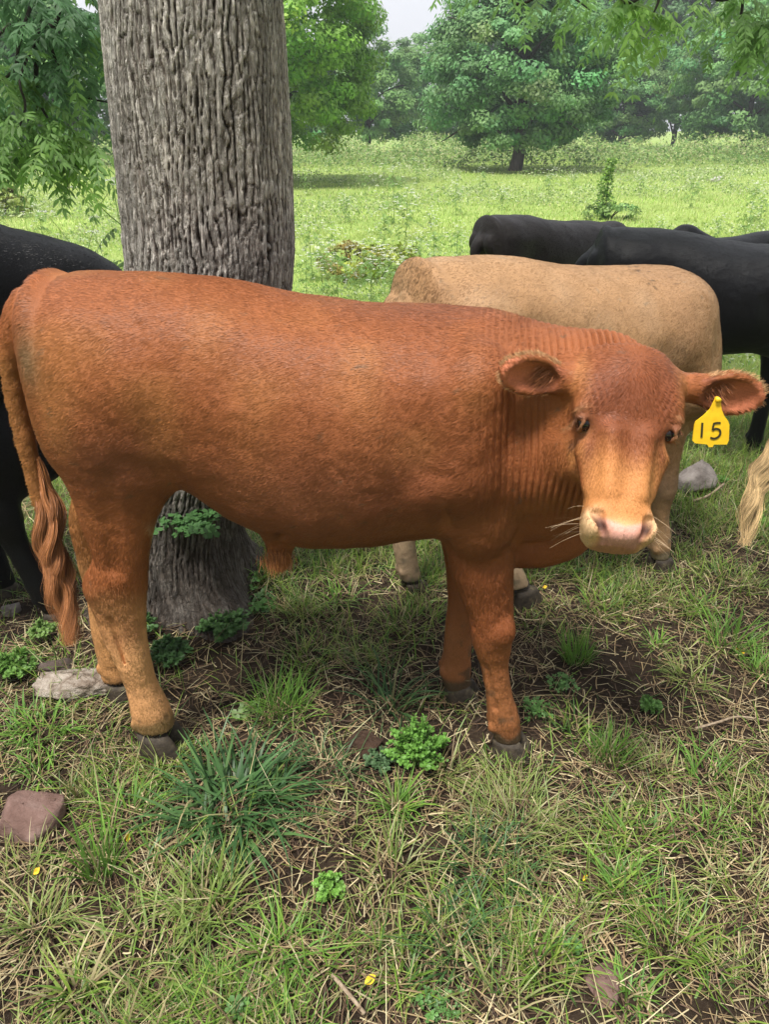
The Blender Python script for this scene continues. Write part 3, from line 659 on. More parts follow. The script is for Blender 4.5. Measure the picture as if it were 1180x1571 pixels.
def build_tag(b):
    Yt = 1.372
    out = [(1098, 612), (1106, 612), (1108, 628), (1112, 638), (1118, 646), (1120, 652), (1119, 676), (1116, 682), (1096, 682), (1094, 686), (1088, 686), (1086, 682), (1067, 680), (1063, 676), (1066, 652), (1068, 647), (1080, 638), (1090, 628)]
    def pt(px, py, dy=0.0): p = P(px, py, Y=Yt+(py-612)*-.00018); return p-O_MAIN+np.array((0, dy, 0))
    fr = np.array([pt(*q) for q in out]); bk = fr+np.array((0, .0025, 0)); n = len(out)
    V = np.concatenate([fr, bk, [fr.mean(0)], [bk.mean(0)]]); k = np.arange(n); k2 = (k+1) % n
    m = Mat('tag_yellow', 0.38, 0.5); m.color(m.ramp(m.noise(m.coord(), 60, 4), [(.3, (.80, .47, .01)), (.7, (.90, .58, .02))])); m.b.inputs['Subsurface Weight'].default_value = 0.0
    t = mesh_np('ear_tag', V, [np.stack([k, k2, k2+n, k+n], 1), np.stack([k2, k, np.full(n, 2*n)], 1), np.stack([k+n, k2+n, np.full(n, 2*n+1)], 1)], m.m, b, smooth=False)
    ink = Mat('marker_ink', 0.6, 0.3).color((.035, .03, .012)).m
    def stroke(pts, w):
        p = spline_rows(np.column_stack([np.arange(len(pts)), np.array(pts, float)]), 40)[:, 1:]; T = unit(np.gradient(p, axis=0)); nn_ = np.column_stack([-T[:, 1], T[:, 0]])*w
        a = np.array([pt(*q, dy=-.0016) for q in p+nn_]); c = np.array([pt(*q, dy=-.0016) for q in p-nn_]); L = len(p)
        return np.concatenate([a, c]), np.array([[i, i+1, L+i+1, L+i] for i in range(L-1)])
    mesh_np('number_one', *stroke([(1078, 648), (1077.5, 655), (1077, 663), (1076.5, 671)], 1.7), ink, t)
    V5, F5 = merge([stroke([(1106, 648.5), (1100, 648.5), (1095.5, 649.5)], 1.5), stroke([(1096, 648.5), (1094.5, 654), (1093.5, 660)], 1.5), stroke([(1093.5, 660), (1098, 657.5), (1104, 659), (1105.5, 664.5), (1102, 670), (1096, 672.5), (1090, 671)], 1.6)])
    mesh_np('number_five', V5, F5, ink, t)
    mesh_np('pin', *tube_np([pt(1102, 613, .006), pt(1102, 613, -.006)], .005, 10), m.m, t)
# ------------------------------------------------------------------ the ground, one sheet out to the horizon
TRUNK_C = np.array((-.82, 2.45))
def ground_z(x, y):
    x = np.asarray(x, float); y = np.asarray(y, float); p = np.column_stack([x.ravel(), y.ravel(), 0*x.ravel()])
    near = np.clip(1-(p[:, 1]-4)/10, .25, 1)
    z = .020*vnoise(p*2.3, 41)+.011*vnoise(p*7, 42)+.005*near*vnoise(p*23, 43)
    far = np.clip((p[:, 1]-8)/40, 0, 1); z = z+far*(.10*vnoise(p*.09, 44)+np.clip(p[:, 0]-4, 0, 60)*.013*far)
    r = np.hypot(p[:, 0]-TRUNK_C[0], p[:, 1]-TRUNK_C[1]); z = z+.05*np.exp(-(r/.5)**2)
    for fx, fy in ((-.62, 1.595), (.37, 1.595), (.24, 1.835), (-.80, 1.84), (-1.3, 2.2), (.25, 2.37), (.52, 2.26), (1.2, 2.6)):
        z = z-.020*np.exp(-(((p[:, 0]-fx)/.09)**2+((p[:, 1]-fy)/.09)**2))*0-z*np.exp(-(((p[:, 0]-fx)/.13)**2+((p[:, 1]-fy)/.13)**2))*.9
    return (z-.004).reshape(x.shape)
def lines(a, b, fine_a, fine_b, step, grow=1.13):
    out = list(np.arange(fine_a, fine_b+1e-6, step)); s_ = step; v = out[-1]
    while v < b: s_ *= grow; v += s_; out.append(v)
    s_ = step; v = out[0]
    while v > a: s_ *= grow; v -= s_; out.insert(0, v)
    return np.array(out)
gx, gy = lines(-420, 420, -1.9, 2.4, .016), lines(-12, 700, .55, 3.6, .016, 1.06)
GX, GY = np.meshgrid(gx, gy, indexing='ij'); GZ = ground_z(GX, GY)
i_, j_ = np.meshgrid(np.arange(len(gx)-1), np.arange(len(gy)-1), indexing='ij'); n_ = len(gy)
i0 = (i_*n_+j_).ravel(); GQ = np.stack([i0, i0+n_, i0+n_+1, i0+1], 1)
m = Mat('ground_soil', 0.92, 0.15); co = m.coord()
soil = m.ramp(m.noise(co, 9, 8, 0.65), [(0.3, (.012, .008, .005)), (.5, (.030, .020, .013)), (.72, (.062, .043, .028))])
lit = m.noise(m.mapping(co, (1, 1, 1)), 95, 4, .7); soil = m.mix(soil, (.15, .115, .065), m.rng(lit, .58, .74, 0, .45))
grn = m.ramp(m.noise(co, .55, 8, .6), [(.25, (.17, .26, .055)), (.5, (.24, .33, .08)), (.75, (.33, .39, .13))])
sepx = m.n.new('ShaderNodeSeparateXYZ'); m.l.new(co, sepx.inputs[0])
ctr = m.n.new('ShaderNodeVectorMath'); ctr.operation = 'DISTANCE'; m.l.new(co, ctr.inputs[0]); ctr.inputs[1].default_value = (.1, .9, 0)
edge = m.math('ADD', m.math('ADD', ctr.outputs['Value'], .9), m.rng(m.noise(co, 1.3, 4), 0, 1, -1.2, 1.2))
m.color(m.mix(soil, grn, m.rng(edge, 3.4, 5.4, 0, 1))); m.bump(m.noise(co, 60, 8, .7), .8, .012)
tag(mesh_np('ground', np.column_stack([GX.ravel(), GY.ravel(), GZ.ravel()]), GQ, m.m), kind='structure')

# ------------------------------------------------------------------ leaves and blades
def leaf_mat(name, trans=.35, rough=.5, spec=.35, dark=False):
    m = Mat(name, rough, spec); col = m.attr('tint', 'Vector'); m.color(col)
    t = m.n.new('ShaderNodeBsdfTranslucent'); m.l.new(m.scale(col, 1.25), t.inputs['Color'])
    x = m.n.new('ShaderNodeMixShader'); x.inputs[0].default_value = trans
    m.l.new(m.b.outputs[0], x.inputs[1]); m.l.new(t.outputs[0], x.inputs[2]); m.l.new(x.outputs[0], m.n['Material Output'].inputs['Surface'])
    return m.m
MAT_HANG = leaf_mat('hanging_leaf', .50, .5, .3); MAT_BLADE = leaf_mat('grass_blade', .35, .45, .4); MAT_LEAF = leaf_mat('tree_leaf', .30, .5, .3); MAT_STRAW = Mat('dry_straw', .7, .25); MAT_STRAW.color(MAT_STRAW.attr('tint', 'Vector')); MAT_STRAW = MAT_STRAW.m
def blades(roots, h, az, lean, curl, width, col, g, seg=3, twist=0.0):
    """grass blades: curved tapering strips. all arguments arrays of n"""
    n = len(roots); k = seg+1; t = np.linspace(0, 1, k)[None, :]
    a = lean[:, None]+curl[:, None]*t
    ds = h[:, None]/seg; dx = np.sin(a)*ds; dz = np.cos(a)*ds
    r = np.concatenate([np.zeros((n, 1)), np.cumsum(dx[:, 1:], 1)], 1); z = np.concatenate([np.zeros((n, 1)), np.cumsum(dz[:, 1:], 1)], 1)
    cx, sx = np.cos(az)[:, None], np.sin(az)[:, None]
    C = np.stack([roots[:, 0:1]+cx*r, roots[:, 1:2]+sx*r, roots[:, 2:3]+z], -1)
    tw = az+np.pi/2+g.normal(0, .5, n)
    W = width[:, None]*np.array([.75, 1, .8, .55, .3])[np.linspace(0, 4, k).astype(int)][None]
    W[:, -1] = width*.08
    S = np.stack([np.cos(tw), np.sin(tw), 0*tw], -1)[:, None]*W[..., None]
    V = np.stack([C-S, C+S], 2).reshape(-1, 3); i = (np.arange(n)[:, None]*2*k+np.arange(seg)[None]*2).reshape(-1, 1)
    F = np.concatenate([i, i+1, i+3, i+2], 1)
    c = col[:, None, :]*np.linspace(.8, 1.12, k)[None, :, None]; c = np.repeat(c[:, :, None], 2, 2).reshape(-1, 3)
    return V, F, c
GREENS = np.array([(.13, .25, .035), (.18, .31, .045), (.24, .36, .06), (.09, .19, .04), (.30, .36, .09)])
DRY = np.array([(.42, .36, .19), (.34, .27, .14), (.50, .45, .27), (.22, .16, .09), (.30, .29, .13)])
def pick(g, A, n, v=.18): return A[g.integers(0, len(A), n)]*g.uniform(1-v, 1+v, (n, 1))
def density(x, y, seed=70):
    p = np.column_stack([x, y, 0*x]); return .5+.5*vnoise(p*2.6, seed)*.9+.35*vnoise(p*7, seed+1)

# ------------------------------------------------------------------ the big tree
def bark_relief(u, z, r):
    """long narrow plates between wandering vertical cracks; u = arc length round the trunk"""
    A = lambda a, b, o=0: np.column_stack([u*a, z*b, 0*u+o])
    ph = u/.0185+1.25*vnoise(A(11, 4.2), 1)+.48*vnoise(A(42, 13, 2), 2)+.15*vnoise(A(110, 40, 5), 3)
    k = np.floor(ph); f = ph-k; e = np.minimum(f, 1-f)*2; gm = np.clip(.62+.75*vnoise(A(22, 7, 3), 5), .12, 1)
    h = 1-(1-sstep(.0, .26, e))*gm
    s = z/.055+hsh(k, 2)*7+.8*vnoise(A(30, 10, 4), 6); sk = np.floor(s); sf = s-sk; ce = np.minimum(sf, 1-sf)*2
    cross = (1-sstep(.0, .20, ce))*(hsh(k+sk*13, 3) > .40)*np.clip(.7+.6*vnoise(A(60, 30), 8), 0, 1)
    ph2 = ph*2.35+.7*vnoise(A(75, 16, 6), 9); f2 = ph2-np.floor(ph2); fine = 1-sstep(.0, .5, np.minimum(f2, 1-f2)*2)
    h = h-.42*cross-.20*fine*np.clip(.4+vnoise(A(30, 12, 7), 10), 0, 1); lev = hsh(k*31+sk*17, 4)
    return np.clip(.68*h+.26*lev*sstep(.1, .5, e)+.10*vnoise(A(170, 70, 8), 11)+.06, 0, 1)
def trunk_mesh():
    an = np.linspace(0, 2*np.pi, 430, endpoint=False); zz = lines(-.12, 6.4, -.1, 2.05, .0052, 1.10); A, Z = np.meshgrid(an, zz, indexing='xy'); A, Z = A.ravel(), Z.ravel()
    rad = np.interp(Z, [-.2, 0, .12, .3, .55, .9, 1.3, 2, 3.5, 6.4], [.34, .30, .262, .25, .255, .265, .262, .247, .23, .20])
    root = np.exp(-np.clip(Z, 0, 9)/.16)*(.16*np.clip(np.cos(A-R(-48)), 0, 1)**10+.14*np.clip(np.cos(A-R(-125)), 0, 1)**8+.16*np.clip(np.cos(A-R(35)), 0, 1)**6+.14*np.clip(np.cos(A-R(150)), 0, 1)**6)
    rad = rad+root+.012*vnoise(np.column_stack([np.cos(A)*1.4, np.sin(A)*1.4, Z*1.5]), 12)+.006*vnoise(np.column_stack([np.cos(A)*4, np.sin(A)*4, Z*3]), 13)
    u = A*.27; seam = sstep(0, .25, A)*sstep(2*np.pi, 2*np.pi-.25, A)
    h = bark_relief(u, Z+.15*np.sin(A*2), rad); low = sstep(.55, .2, Z)
    h = h*(1-.35*low)+.35*low*(.5+.5*vnoise(np.column_stack([np.cos(A)*14, np.sin(A)*14, Z*22]), 14))
    rad = rad+(h-.7)*.0165
    cx = np.interp(Z, [-.1, .25, .5, .75, 1.0, 1.25, 1.9, 6.4], [-.83, -.815, -.76, -.67, -.59, -.553, -.526, -.35]); V = np.column_stack([cx+rad*np.cos(A), 2.45+rad*np.sin(A), Z])
    n = len(an); i = np.arange(len(zz)-1)[:, None]*n; j = np.arange(n)[None]; j2 = (j+1) % n
    return V, np.stack([i+j, i+j2, i+n+j2, i+n+j], -1).reshape(-1, 4), h
tree = empty('tree', (-.82, 2.45, 0)); T0 = np.array((-.82, 2.45, 0))
tag(tree, 'thick grey trunk with rough furrowed bark standing behind the rust red bull', 'tree')
m = Mat('bark', .9, .2); co = m.coord(); hh = m.attr('h')
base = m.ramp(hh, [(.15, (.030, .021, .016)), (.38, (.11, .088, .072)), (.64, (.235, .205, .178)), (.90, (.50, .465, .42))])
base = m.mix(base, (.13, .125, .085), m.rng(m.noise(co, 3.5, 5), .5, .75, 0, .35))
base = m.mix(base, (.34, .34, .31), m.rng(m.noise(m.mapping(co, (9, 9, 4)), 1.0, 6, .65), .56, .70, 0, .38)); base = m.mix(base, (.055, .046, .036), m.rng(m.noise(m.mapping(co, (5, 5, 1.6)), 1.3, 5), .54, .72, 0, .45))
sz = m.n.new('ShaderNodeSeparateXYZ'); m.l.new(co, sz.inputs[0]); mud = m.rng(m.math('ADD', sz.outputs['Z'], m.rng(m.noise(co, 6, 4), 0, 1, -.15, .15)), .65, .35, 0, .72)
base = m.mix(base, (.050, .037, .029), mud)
fn = m.noise(m.mapping(co, (1, 1, .35)), 120, 5, .7)
r1 = m.noise(m.mapping(co, (34, 34, 5.5)), 1.0, 5, .6, dist=.8); r2 = m.noise(m.mapping(co, (80, 80, 16)), 1.0, 4, .6, dist=1.0)
c1 = m.rng(m.math('ABSOLUTE', m.math('SUBTRACT', r1, .5)), .0, .055, 0, 1); c2 = m.rng(m.math('ABSOLUTE', m.math('SUBTRACT', r2, .5)), .0, .07, 0, 1)
crk = m.math('MULTIPLY', m.rng(c1, 0, 1, .35, 1), m.rng(c2, 0, 1, .6, 1)); hgt = m.math('ADD', crk, m.math('MULTIPLY', fn, .6))
m.color(m.scale(base, m.math('MULTIPLY', m.rng(fn, .3, .7, .7, 1.3), m.rng(crk, .2, 1, .6, 1.1)))); m.bump(hgt, .9, .009)
MAT_BARK = m.m
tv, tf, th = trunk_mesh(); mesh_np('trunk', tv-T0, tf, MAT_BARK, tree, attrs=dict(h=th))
def limb(pts, rads, seg=10):
    D = spline_rows(np.column_stack([np.arange(len(pts)), np.array(pts, float), rads]), len(pts)*7)[:, 1:]
    return tube_np(D[:, :3], D[:, 3], seg)
m = Mat('twig_bark', .85, .2).color((.045, .038, .032)); MAT_TWIG = m.m
def compound_leaves(anchors, dirs, length, g, nl=7, leaf=.075, tint=(.08, .17, .045), var=.35):
    """pinnate leaves: a drooping rachis with leaflets in pairs"""
    n = len(anchors); t = np.linspace(.18, 1, nl)[None, :, None]
    L = length[:, None, None]; d = dirs[:, None]; droop = np.array((0, 0, -1.0))
    C = anchors[:, None]+d*L*t+droop*L*.55*t**2; T = unit(d+droop*1.1*t)
    side = unit(np.cross(T, np.array((0, 0, 1.))+g.normal(0, .25, (n, 1, 3)))); up = np.cross(side, T)
    Vs, Fs, Cs = [], [], []; o = 0; base = np.array(tint)*g.uniform(1-var, 1+var, (n, 1, 1))*np.array([1, 1, 1])
    for sg in (-1, 1, 0):
        sel = slice(None) if sg else slice(nl-1, nl)
        c, tt, ss, uu = C[:, sel], T[:, sel], side[:, sel], up[:, sel]; k = c.shape[1]
        ll = leaf*g.uniform(.75, 1.2, (n, k, 1))*(1 if nl < 2 else np.interp(t[:, sel, 0], [0, .5, 1], [.75, 1.1, .8])[..., None])
        ax = unit(tt*.55+ss*sg*1.0+droop*.45+g.normal(0, .16, (n, k, 3))) if sg else tt
        wv = unit(np.cross(ax, uu+g.normal(0, .3, (n, k, 3)))); nv = np.cross(ax, wv); w = ll*.155
        P0 = c; P1 = c+ax*ll*.33-wv*w+nv*w*.25; P2 = c+ax*ll*.33+wv*w+nv*w*.25; P3 = c+ax*ll*.68-wv*w*.8-droop*0+nv*w*.2; P4 = c+ax*ll*.68+wv*w*.8+nv*w*.2; P5 = c+ax*ll+droop*ll*.12; PM = c+ax*ll*.5-nv*w*.1
        V = np.stack([P0, P1, P2, P3, P4, P5, PM], 2).reshape(-1, 3); i = o+np.arange(n*k)[:, None]*7
        Fs += [np.concatenate([i, i+6, i+1], 1), np.concatenate([i, i+2, i+6], 1), np.concatenate([i+1, i+6, i+3], 1), np.concatenate([i+2, i+4, i+6], 1), np.concatenate([i+3, i+6, i+5], 1), np.concatenate([i+4, i+5, i+6], 1)]
        cc = (base*g.uniform(.85, 1.15, (n, k, 1))).reshape(-1, 3); Cs.append(np.repeat(cc, 7, 0)); Vs.append(V); o += len(V)
    # rachis
    w = .0016; Vr = np.stack([C-side*w, C+side*w], 2).reshape(-1, 3); i = (o+np.arange(n)[:, None]*2*nl+np.arange(nl-1)[None]*2).reshape(-1, 1)
    Vs.append(Vr); Cs.append(np.tile(np.array(tint)*.8, (len(Vr), 1)))
    return np.concatenate(Vs), [np.concatenate(Fs), np.concatenate([i, i+1, i+3, i+2], 1)], np.concatenate(Cs)
def spray(path, n, spread, g, length=(.16, .30), tint=(.08, .17, .045), leaf=.075, var=.35):
    D = spline_rows(np.column_stack([np.arange(len(path)), np.array(path, float)]), 60)[:, 1:]; i = g.integers(8, 60, n); a = D[i]+g.normal(0, spread, (n, 3))
    d = unit(g.normal(0, 1, (n, 3))*np.array((1, 1, .45))+np.array((0, 0, -.12))); return compound_leaves(a, d, g.uniform(*length, n), g, 7, leaf, tint, var)
g = np.random.default_rng(77)
pp = lambda x, y, Y: tuple(P(x, y, Y=Y))
boughs = [([(-.45, 2.5, 3.6), (-1.3, 3.1, 4.1), (-2.3, 3.8, 3.9), (-3.2, 4.3, 3.2)], (.12, .09, .06, .035)),
          ([(-.42, 2.5, 4.1), (.4, 3.2, 4.9), (1.6, 4.0, 4.6), (2.9, 4.7, 3.9)], (.12, .09, .06, .03)),
          ([(-.4, 2.5, 4.6), (-.5, 3.6, 5.6), (.1, 5.0, 5.7)], (.11, .07, .03)), ([(-.4, 2.4, 4.8), (.3, 1.0, 5.9), (.9, -.6, 6.1)], (.11, .07, .03))]
for pts, rr in boughs:
    v, f = limb(pts, rr, 14); mesh_np('limb', v-T0, f, MAT_TWIG, tree)
for ex in ([(-.35, 2.45, 6.2), (-.25, 2.5, 7.6), (-.3, 2.6, 9.2)],):
    v, f = limb(ex, (.2, .13, .05), 14); mesh_np('limb', v-T0, f, MAT_TWIG, tree)
tw = [([(-2.3, 3.8, 3.9), pp(60, -60, 4.0), pp(55, 60, 4.0), pp(54, 160, 4.0), pp(42, 185, 4.0)], .012), ([pp(54, 150, 4.0), pp(75, 185, 4.0), pp(92, 213, 3.95), pp(108, 214, 3.9)], .006),
      ([pp(60, -30, 4.0), pp(30, 60, 3.9), pp(22, 105, 3.9), pp(-8, 130, 3.9)], .008), ([(-2.3, 3.8, 3.9), pp(120, -40, 4.3), pp(140, 25, 4.3), pp(168, 58, 4.3)], .009),
      ([pp(58, 20, 4.0), pp(95, 115, 4.1), pp(120, 145, 4.1), pp(178, 160, 4.1)], .007), ([pp(55, 60, 4.0), pp(30, 120, 3.8), pp(38, 165, 3.8), pp(20, 215, 3.8)], .006),
      ([(-3.2, 4.3, 3.2), pp(-60, 20, 4.3), pp(-20, 110, 4.3), pp(-5, 200, 4.2)], .010), ([pp(-10, 60, 4.2), pp(30, 30, 4.2), pp(80, 40, 4.3), pp(100, 70, 4.3)], .006),
      ([(1.6, 4.0, 4.6), pp(960, -80, 4.4), pp(1010, -15, 4.4), pp(1000, 30, 4.4)], .009), ([(2.9, 4.7, 3.9), pp(1120, -60, 4.8), pp(1140, 0, 4.8), pp(1130, 50, 4.8)], .009),
      ([(1.6, 4.0, 4.6), pp(800, -70, 4.6), pp(860, -20, 4.6), pp(905, 15, 4.5)], .008), ([(2.9, 4.7, 3.9), pp(1230, -40, 4.6), pp(1200, 20, 4.6), pp(1170, 60, 4.6)], .008)]
for pts, r_ in tw:
    v, f = limb(pts, [r_*1.3]+[r_]*(len(pts)-2)+[r_*.35], 6); mesh_np('branch', v-T0, f, MAT_TWIG, tree)
parts, cols = [], []
def addspray(path, n, spread, **k):
    k.setdefault('leaf', .058); k.setdefault('length', (.13, .25))
    v, f, c = spray(path, n, spread, g, **k); parts.append((v-T0, f)); cols.append(c)
DK, MD, LT = (.125, .24, .115), (.19, .33, .10), (.26, .43, .11)  # hanging leaf tints; the darkest has the upper left leaves' backlit shade put in
addspray([pp(-60, -60, 4.0), pp(20, -10, 4.0), pp(90, 25, 4.0), pp(150, 50, 4.1)], 105, .13, tint=DK)
addspray([pp(-60, 30, 4.1), pp(10, 60, 4.0), pp(60, 80, 4.0), pp(110, 105, 4.1)], 62, .10, tint=DK)
addspray([pp(-50, 120, 4.0), pp(10, 140, 3.9), pp(55, 160, 3.9), pp(90, 190, 3.9)], 48, .09, tint=MD)
addspray([pp(-50, 200, 3.9), pp(0, 215, 3.8), pp(50, 225, 3.8), pp(100, 235, 3.8)], 52, .055, tint=MD, leaf=.062)
addspray([pp(60, 200, 3.9), pp(95, 215, 3.9), pp(125, 215, 3.9)], 26, .035, tint=LT, leaf=.064)
addspray([pp(110, -20, 4.4), pp(140, 20, 4.4), pp(165, 60, 4.4), pp(172, 110, 4.4)], 34, .07, tint=MD)
addspray([pp(700, -60, 4.6), pp(820, -35, 4.6), pp(930, -10, 4.5), pp(1010, 5, 4.4)], 46, .09, tint=MD)
addspray([pp(960, -10, 4.4), pp(990, 10, 4.4), pp(1000, 25, 4.4)], 16, .05, tint=LT, leaf=.064)
addspray([pp(1040, -45, 4.8), pp(1120, -5, 4.8), pp(1150, 20, 4.7), pp(1200, 40, 4.6)], 44, .10, tint=MD)
addspray([pp(1190, -20, 4.6), pp(1170, 30, 4.6), pp(1180, 75, 4.6)], 24, .07, tint=MD)
for pts in ([(-1.3, 3.1, 4.1), (-2.3, 3.8, 4.1), (-3.3, 4.3, 3.6)], [(.4, 3.2, 4.9), (1.6, 4.0, 4.8), (2.9, 4.7, 4.2)], [(-.5, 3.6, 5.6), (.1, 5.0, 5.7)], [(.3, 1.0, 5.9), (.9, -.6, 6.1)], [(-.25, 2.5, 7.6), (-.3, 2.6, 9.2)]):
    addspray(pts, 150, .55, tint=MD, leaf=.10, length=(.25, .4))
v, f = merge(parts); mesh_np('foliage', v, f, MAT_HANG, tree, attrs=dict(tint=np.concatenate(cols)))

# ------------------------------------------------------------------ trees in the field and at its edge
def crown_mesh(seed, rx, ry, rz, nclump, per, leaf, tint, low=0.0, var=.28, cone=0.0, csz=1.0):
    g = np.random.default_rng(seed); d = unit(g.normal(0, 1, (nclump, 3))); d[:, 2] = np.where(d[:, 2] < -.82, -d[:, 2]*.6, d[:, 2])
    rr = (.60+.40*g.random(nclump)**.6)*(1+.20*vnoise(d*2.2+seed, seed)+.10*vnoise(d*5+seed, seed+1))
    C = d*rr[:, None]; C[:, :2] *= (1-cone*np.clip(C[:, 2:3], 0, 1)); C = C*np.array((rx, ry, rz))
    cs = g.uniform(.55, 1.15, nclump)*(rx*ry*rz)**(1/3)*.17*csz; n = nclump*per; ci = np.repeat(np.arange(nclump), per)
    e = unit(g.normal(0, 1, (n, 3)))*np.array((1.15, 1.15, .62)); rad = g.random(n)**.4; p = C[ci]+e*rad[:, None]*cs[ci][:, None]
    out = unit(e*.9+d[ci]*.5+np.array((0, 0, .75))+g.normal(0, .45, (n, 3))); a = unit(np.cross(out, g.normal(0, 1, (n, 3)))); b = np.cross(out, a)
    s = leaf*g.uniform(.6, 1.35, (n, 1)); a, b = a*s, b*s*.55; bend = out*s*.18
    V = np.stack([p-a, p-b-bend*0, p+a, p+b], 1).reshape(-1, 3); F = np.arange(n*4).reshape(-1, 4)
    ct = np.array(tint)*(1+g.normal(0, var*.55, (nclump, 1)))[ci]*g.uniform(1-var*.5, 1+var*.5, (n, 1)); ct[:, 0] *= (1+g.normal(0, .12, nclump))[ci]
    return V, F, np.repeat(np.clip(ct, .008, 1), 4, 0)
m = Mat('tree_bark_far', .9, .2); co = m.coord(); m.color(m.ramp(m.noise(m.mapping(co, (6, 6, 1)), 3, 5), [(.3, (.025, .020, .016)), (.7, (.10, .085, .07))])); MAT_FBARK = m.m
def make_tree(x, y, h, rx, base, tint, seed, label, group=None, leaf=.15, nclump=170, per=75, trunk=.18, cone=0.0, ry=None, low=False):
    z0 = float(ground_z(np.array([x]), np.array([y]))[0]); t = empty('tree', (x, y, z0)); rz = (h-base)/2*1.03; g = np.random.default_rng(seed)
    bits = [limb([(0, 0, -.2), (0.04*rx, 0, base+.6), (.02*rx, .1, h*.6), (0, .1, h*.9)], (trunk*1.35, trunk, trunk*.55, .04), 10)]
    for k in range(9):
        a = k*2.4+seed; zb = base*.7+.6+(h-base)*.06*k; bits.append(limb([(0, 0, zb), (math.cos(a)*rx*.4, math.sin(a)*rx*.4, zb+rz*.25), (math.cos(a)*rx*.8, math.sin(a)*rx*.8, zb+rz*(.35 if k > 2 else .05))], (trunk*.45, trunk*.28, .02), 6))
    v, f = merge(bits); mesh_np('trunk', v, f, MAT_FBARK, t)
    v, f, c = crown_mesh(seed, rx, ry or rx, rz, nclump, per, leaf, tint, cone=cone); v = v+np.array((0, 0, base+rz*.90)); lowz = v[:, 2] < .2; v[lowz, 2] = .2+(.2-v[lowz, 2])*.35
    mesh_np('crown', v, f, MAT_LEAF, t, attrs=dict(tint=c)); tag(t, label, 'tree', group); return t
def copy_tree(src, x, y, rz, sc, label):
    r = src.copy(); link(r); r.location = (x, y, float(ground_z(np.array([x]), np.array([y]))[0])); r.rotation_euler = (0, 0, rz); r.scale = (sc,)*3; r['label'] = label
    for ch in list(src.children): c = ch.copy(); link(c); c.parent = r
    return r
GT = 'trees at the edge of the pasture'
make_tree(5.75, 36, 7.6, 4.1, .55, (.155, .31, .11), 3, 'broad lone tree with a low full crown and short dark trunk out in the field', leaf=.085, nclump=420, per=230, trunk=.24, cone=.28)
make_tree(-3.6, 27, 9.0, 3.4, .8, (.22, .40, .06), 5, 'bright yellow green tree just right of the big trunk', leaf=.072, nclump=380, per=230, trunk=.2)
A_ = make_tree(-1.3, 58, 7.9, 4.4, .3, (.16, .31, .09), 7, 'low round tree under the patch of open sky', GT, leaf=.12, nclump=240, per=170)
B_ = make_tree(22.5, 52, 9.2, 5.0, .4, (.16, .31, .10), 8, 'round paler green tree in front of the dark wood on the right', GT, leaf=.115, nclump=280, per=180)
C_ = make_tree(17.0, 66, 14.5, 5.6, .3, (.10, .21, .075), 9, 'tall dark tree rising right of the lone field tree', GT, leaf=.14, nclump=280, per=170)
spots = [(A_, -8.5, 62, 1.0, 1.12, 'tree crown filling the gap behind the bright green tree'), (A_, 3.2, 66, 2.2, 1.05, 'distant tree directly left behind the lone field tree'), (C_, 9.5, 74, 2.0, .72, 'tree peeping above the lone field tree on its left shoulder'),
         (A_, -17.5, 46, .4, 1.0, 'dense green tree seen between hanging leaves and trunk'), (B_, -23, 50, 2.6, 1.05, 'pale green tree behind the hanging leaves'), (C_, -29, 60, .9, .95, 'dark tree at far left behind the hanging leaves'), (C_, -13, 68, 3.6, .66, 'dark tree standing back behind the dense green one'),
         (C_, 24.5, 70, 1.2, 1.08, 'tall dark tree behind the round paler green one'), (C_, 31.5, 66, 2.9, 1.1, 'tall dark tree at the right edge of the wood'), (C_, 38.5, 72, 4.2, 1.15, 'last dark tree of the wood beyond the frame edge'), (B_, 29.5, 56, 3.3, .98, 'green round crown beside the paler green tree, to its right'),
         (A_, 32.0, 50, 1.9, .62, 'small light green tree at the right end of the field edge'), (B_, 17.0, 60, 5.0, .78, 'dark green crown between the lone tree and paler round tree'), (C_, 12.5, 78, 5.5, 1.0, 'tall back row tree behind the lone field tree'), (A_, 11.5, 62, .2, .75, 'low tree behind the right side of the lone field tree')]
for src, x, y, rz_, sc, lb in spots: copy_tree(src, x, y, rz_, sc, lb)
# ------------------------------------------------------------------ the rest of the herd
def shift_legs(hn=(0, 0), fn=(0, 0), ff=(0, 0), hf=(0, 0)):
    return dict(hn=(HIND_NEAR, *hn), fn=(FRONT_NEAR, *fn), ff=(FRONT_FAR, *ff), hf=(HIND_FAR, *hf))
def chain_neck(*rows, k=.06):
    def f(F):
        for r in rows: F.chain(r, k)
    return f
def herd_head(o, f, n, kt=1.0): return Head(np.array(o), f, n, 0, kt)
def simple_ears(h, L=.13, back=.25):
    out = []
    for sg in (-1, 1):
        b = h.pt(sg*.10, -.06, .03); t = b+h.s*sg*L+h.f*.02-h.n*back*L; out.append((b, t, h.n*.8+h.f*.4, .042))
    return out
BLACK_FINE = dict(hairs=60000, hair_len=.013)
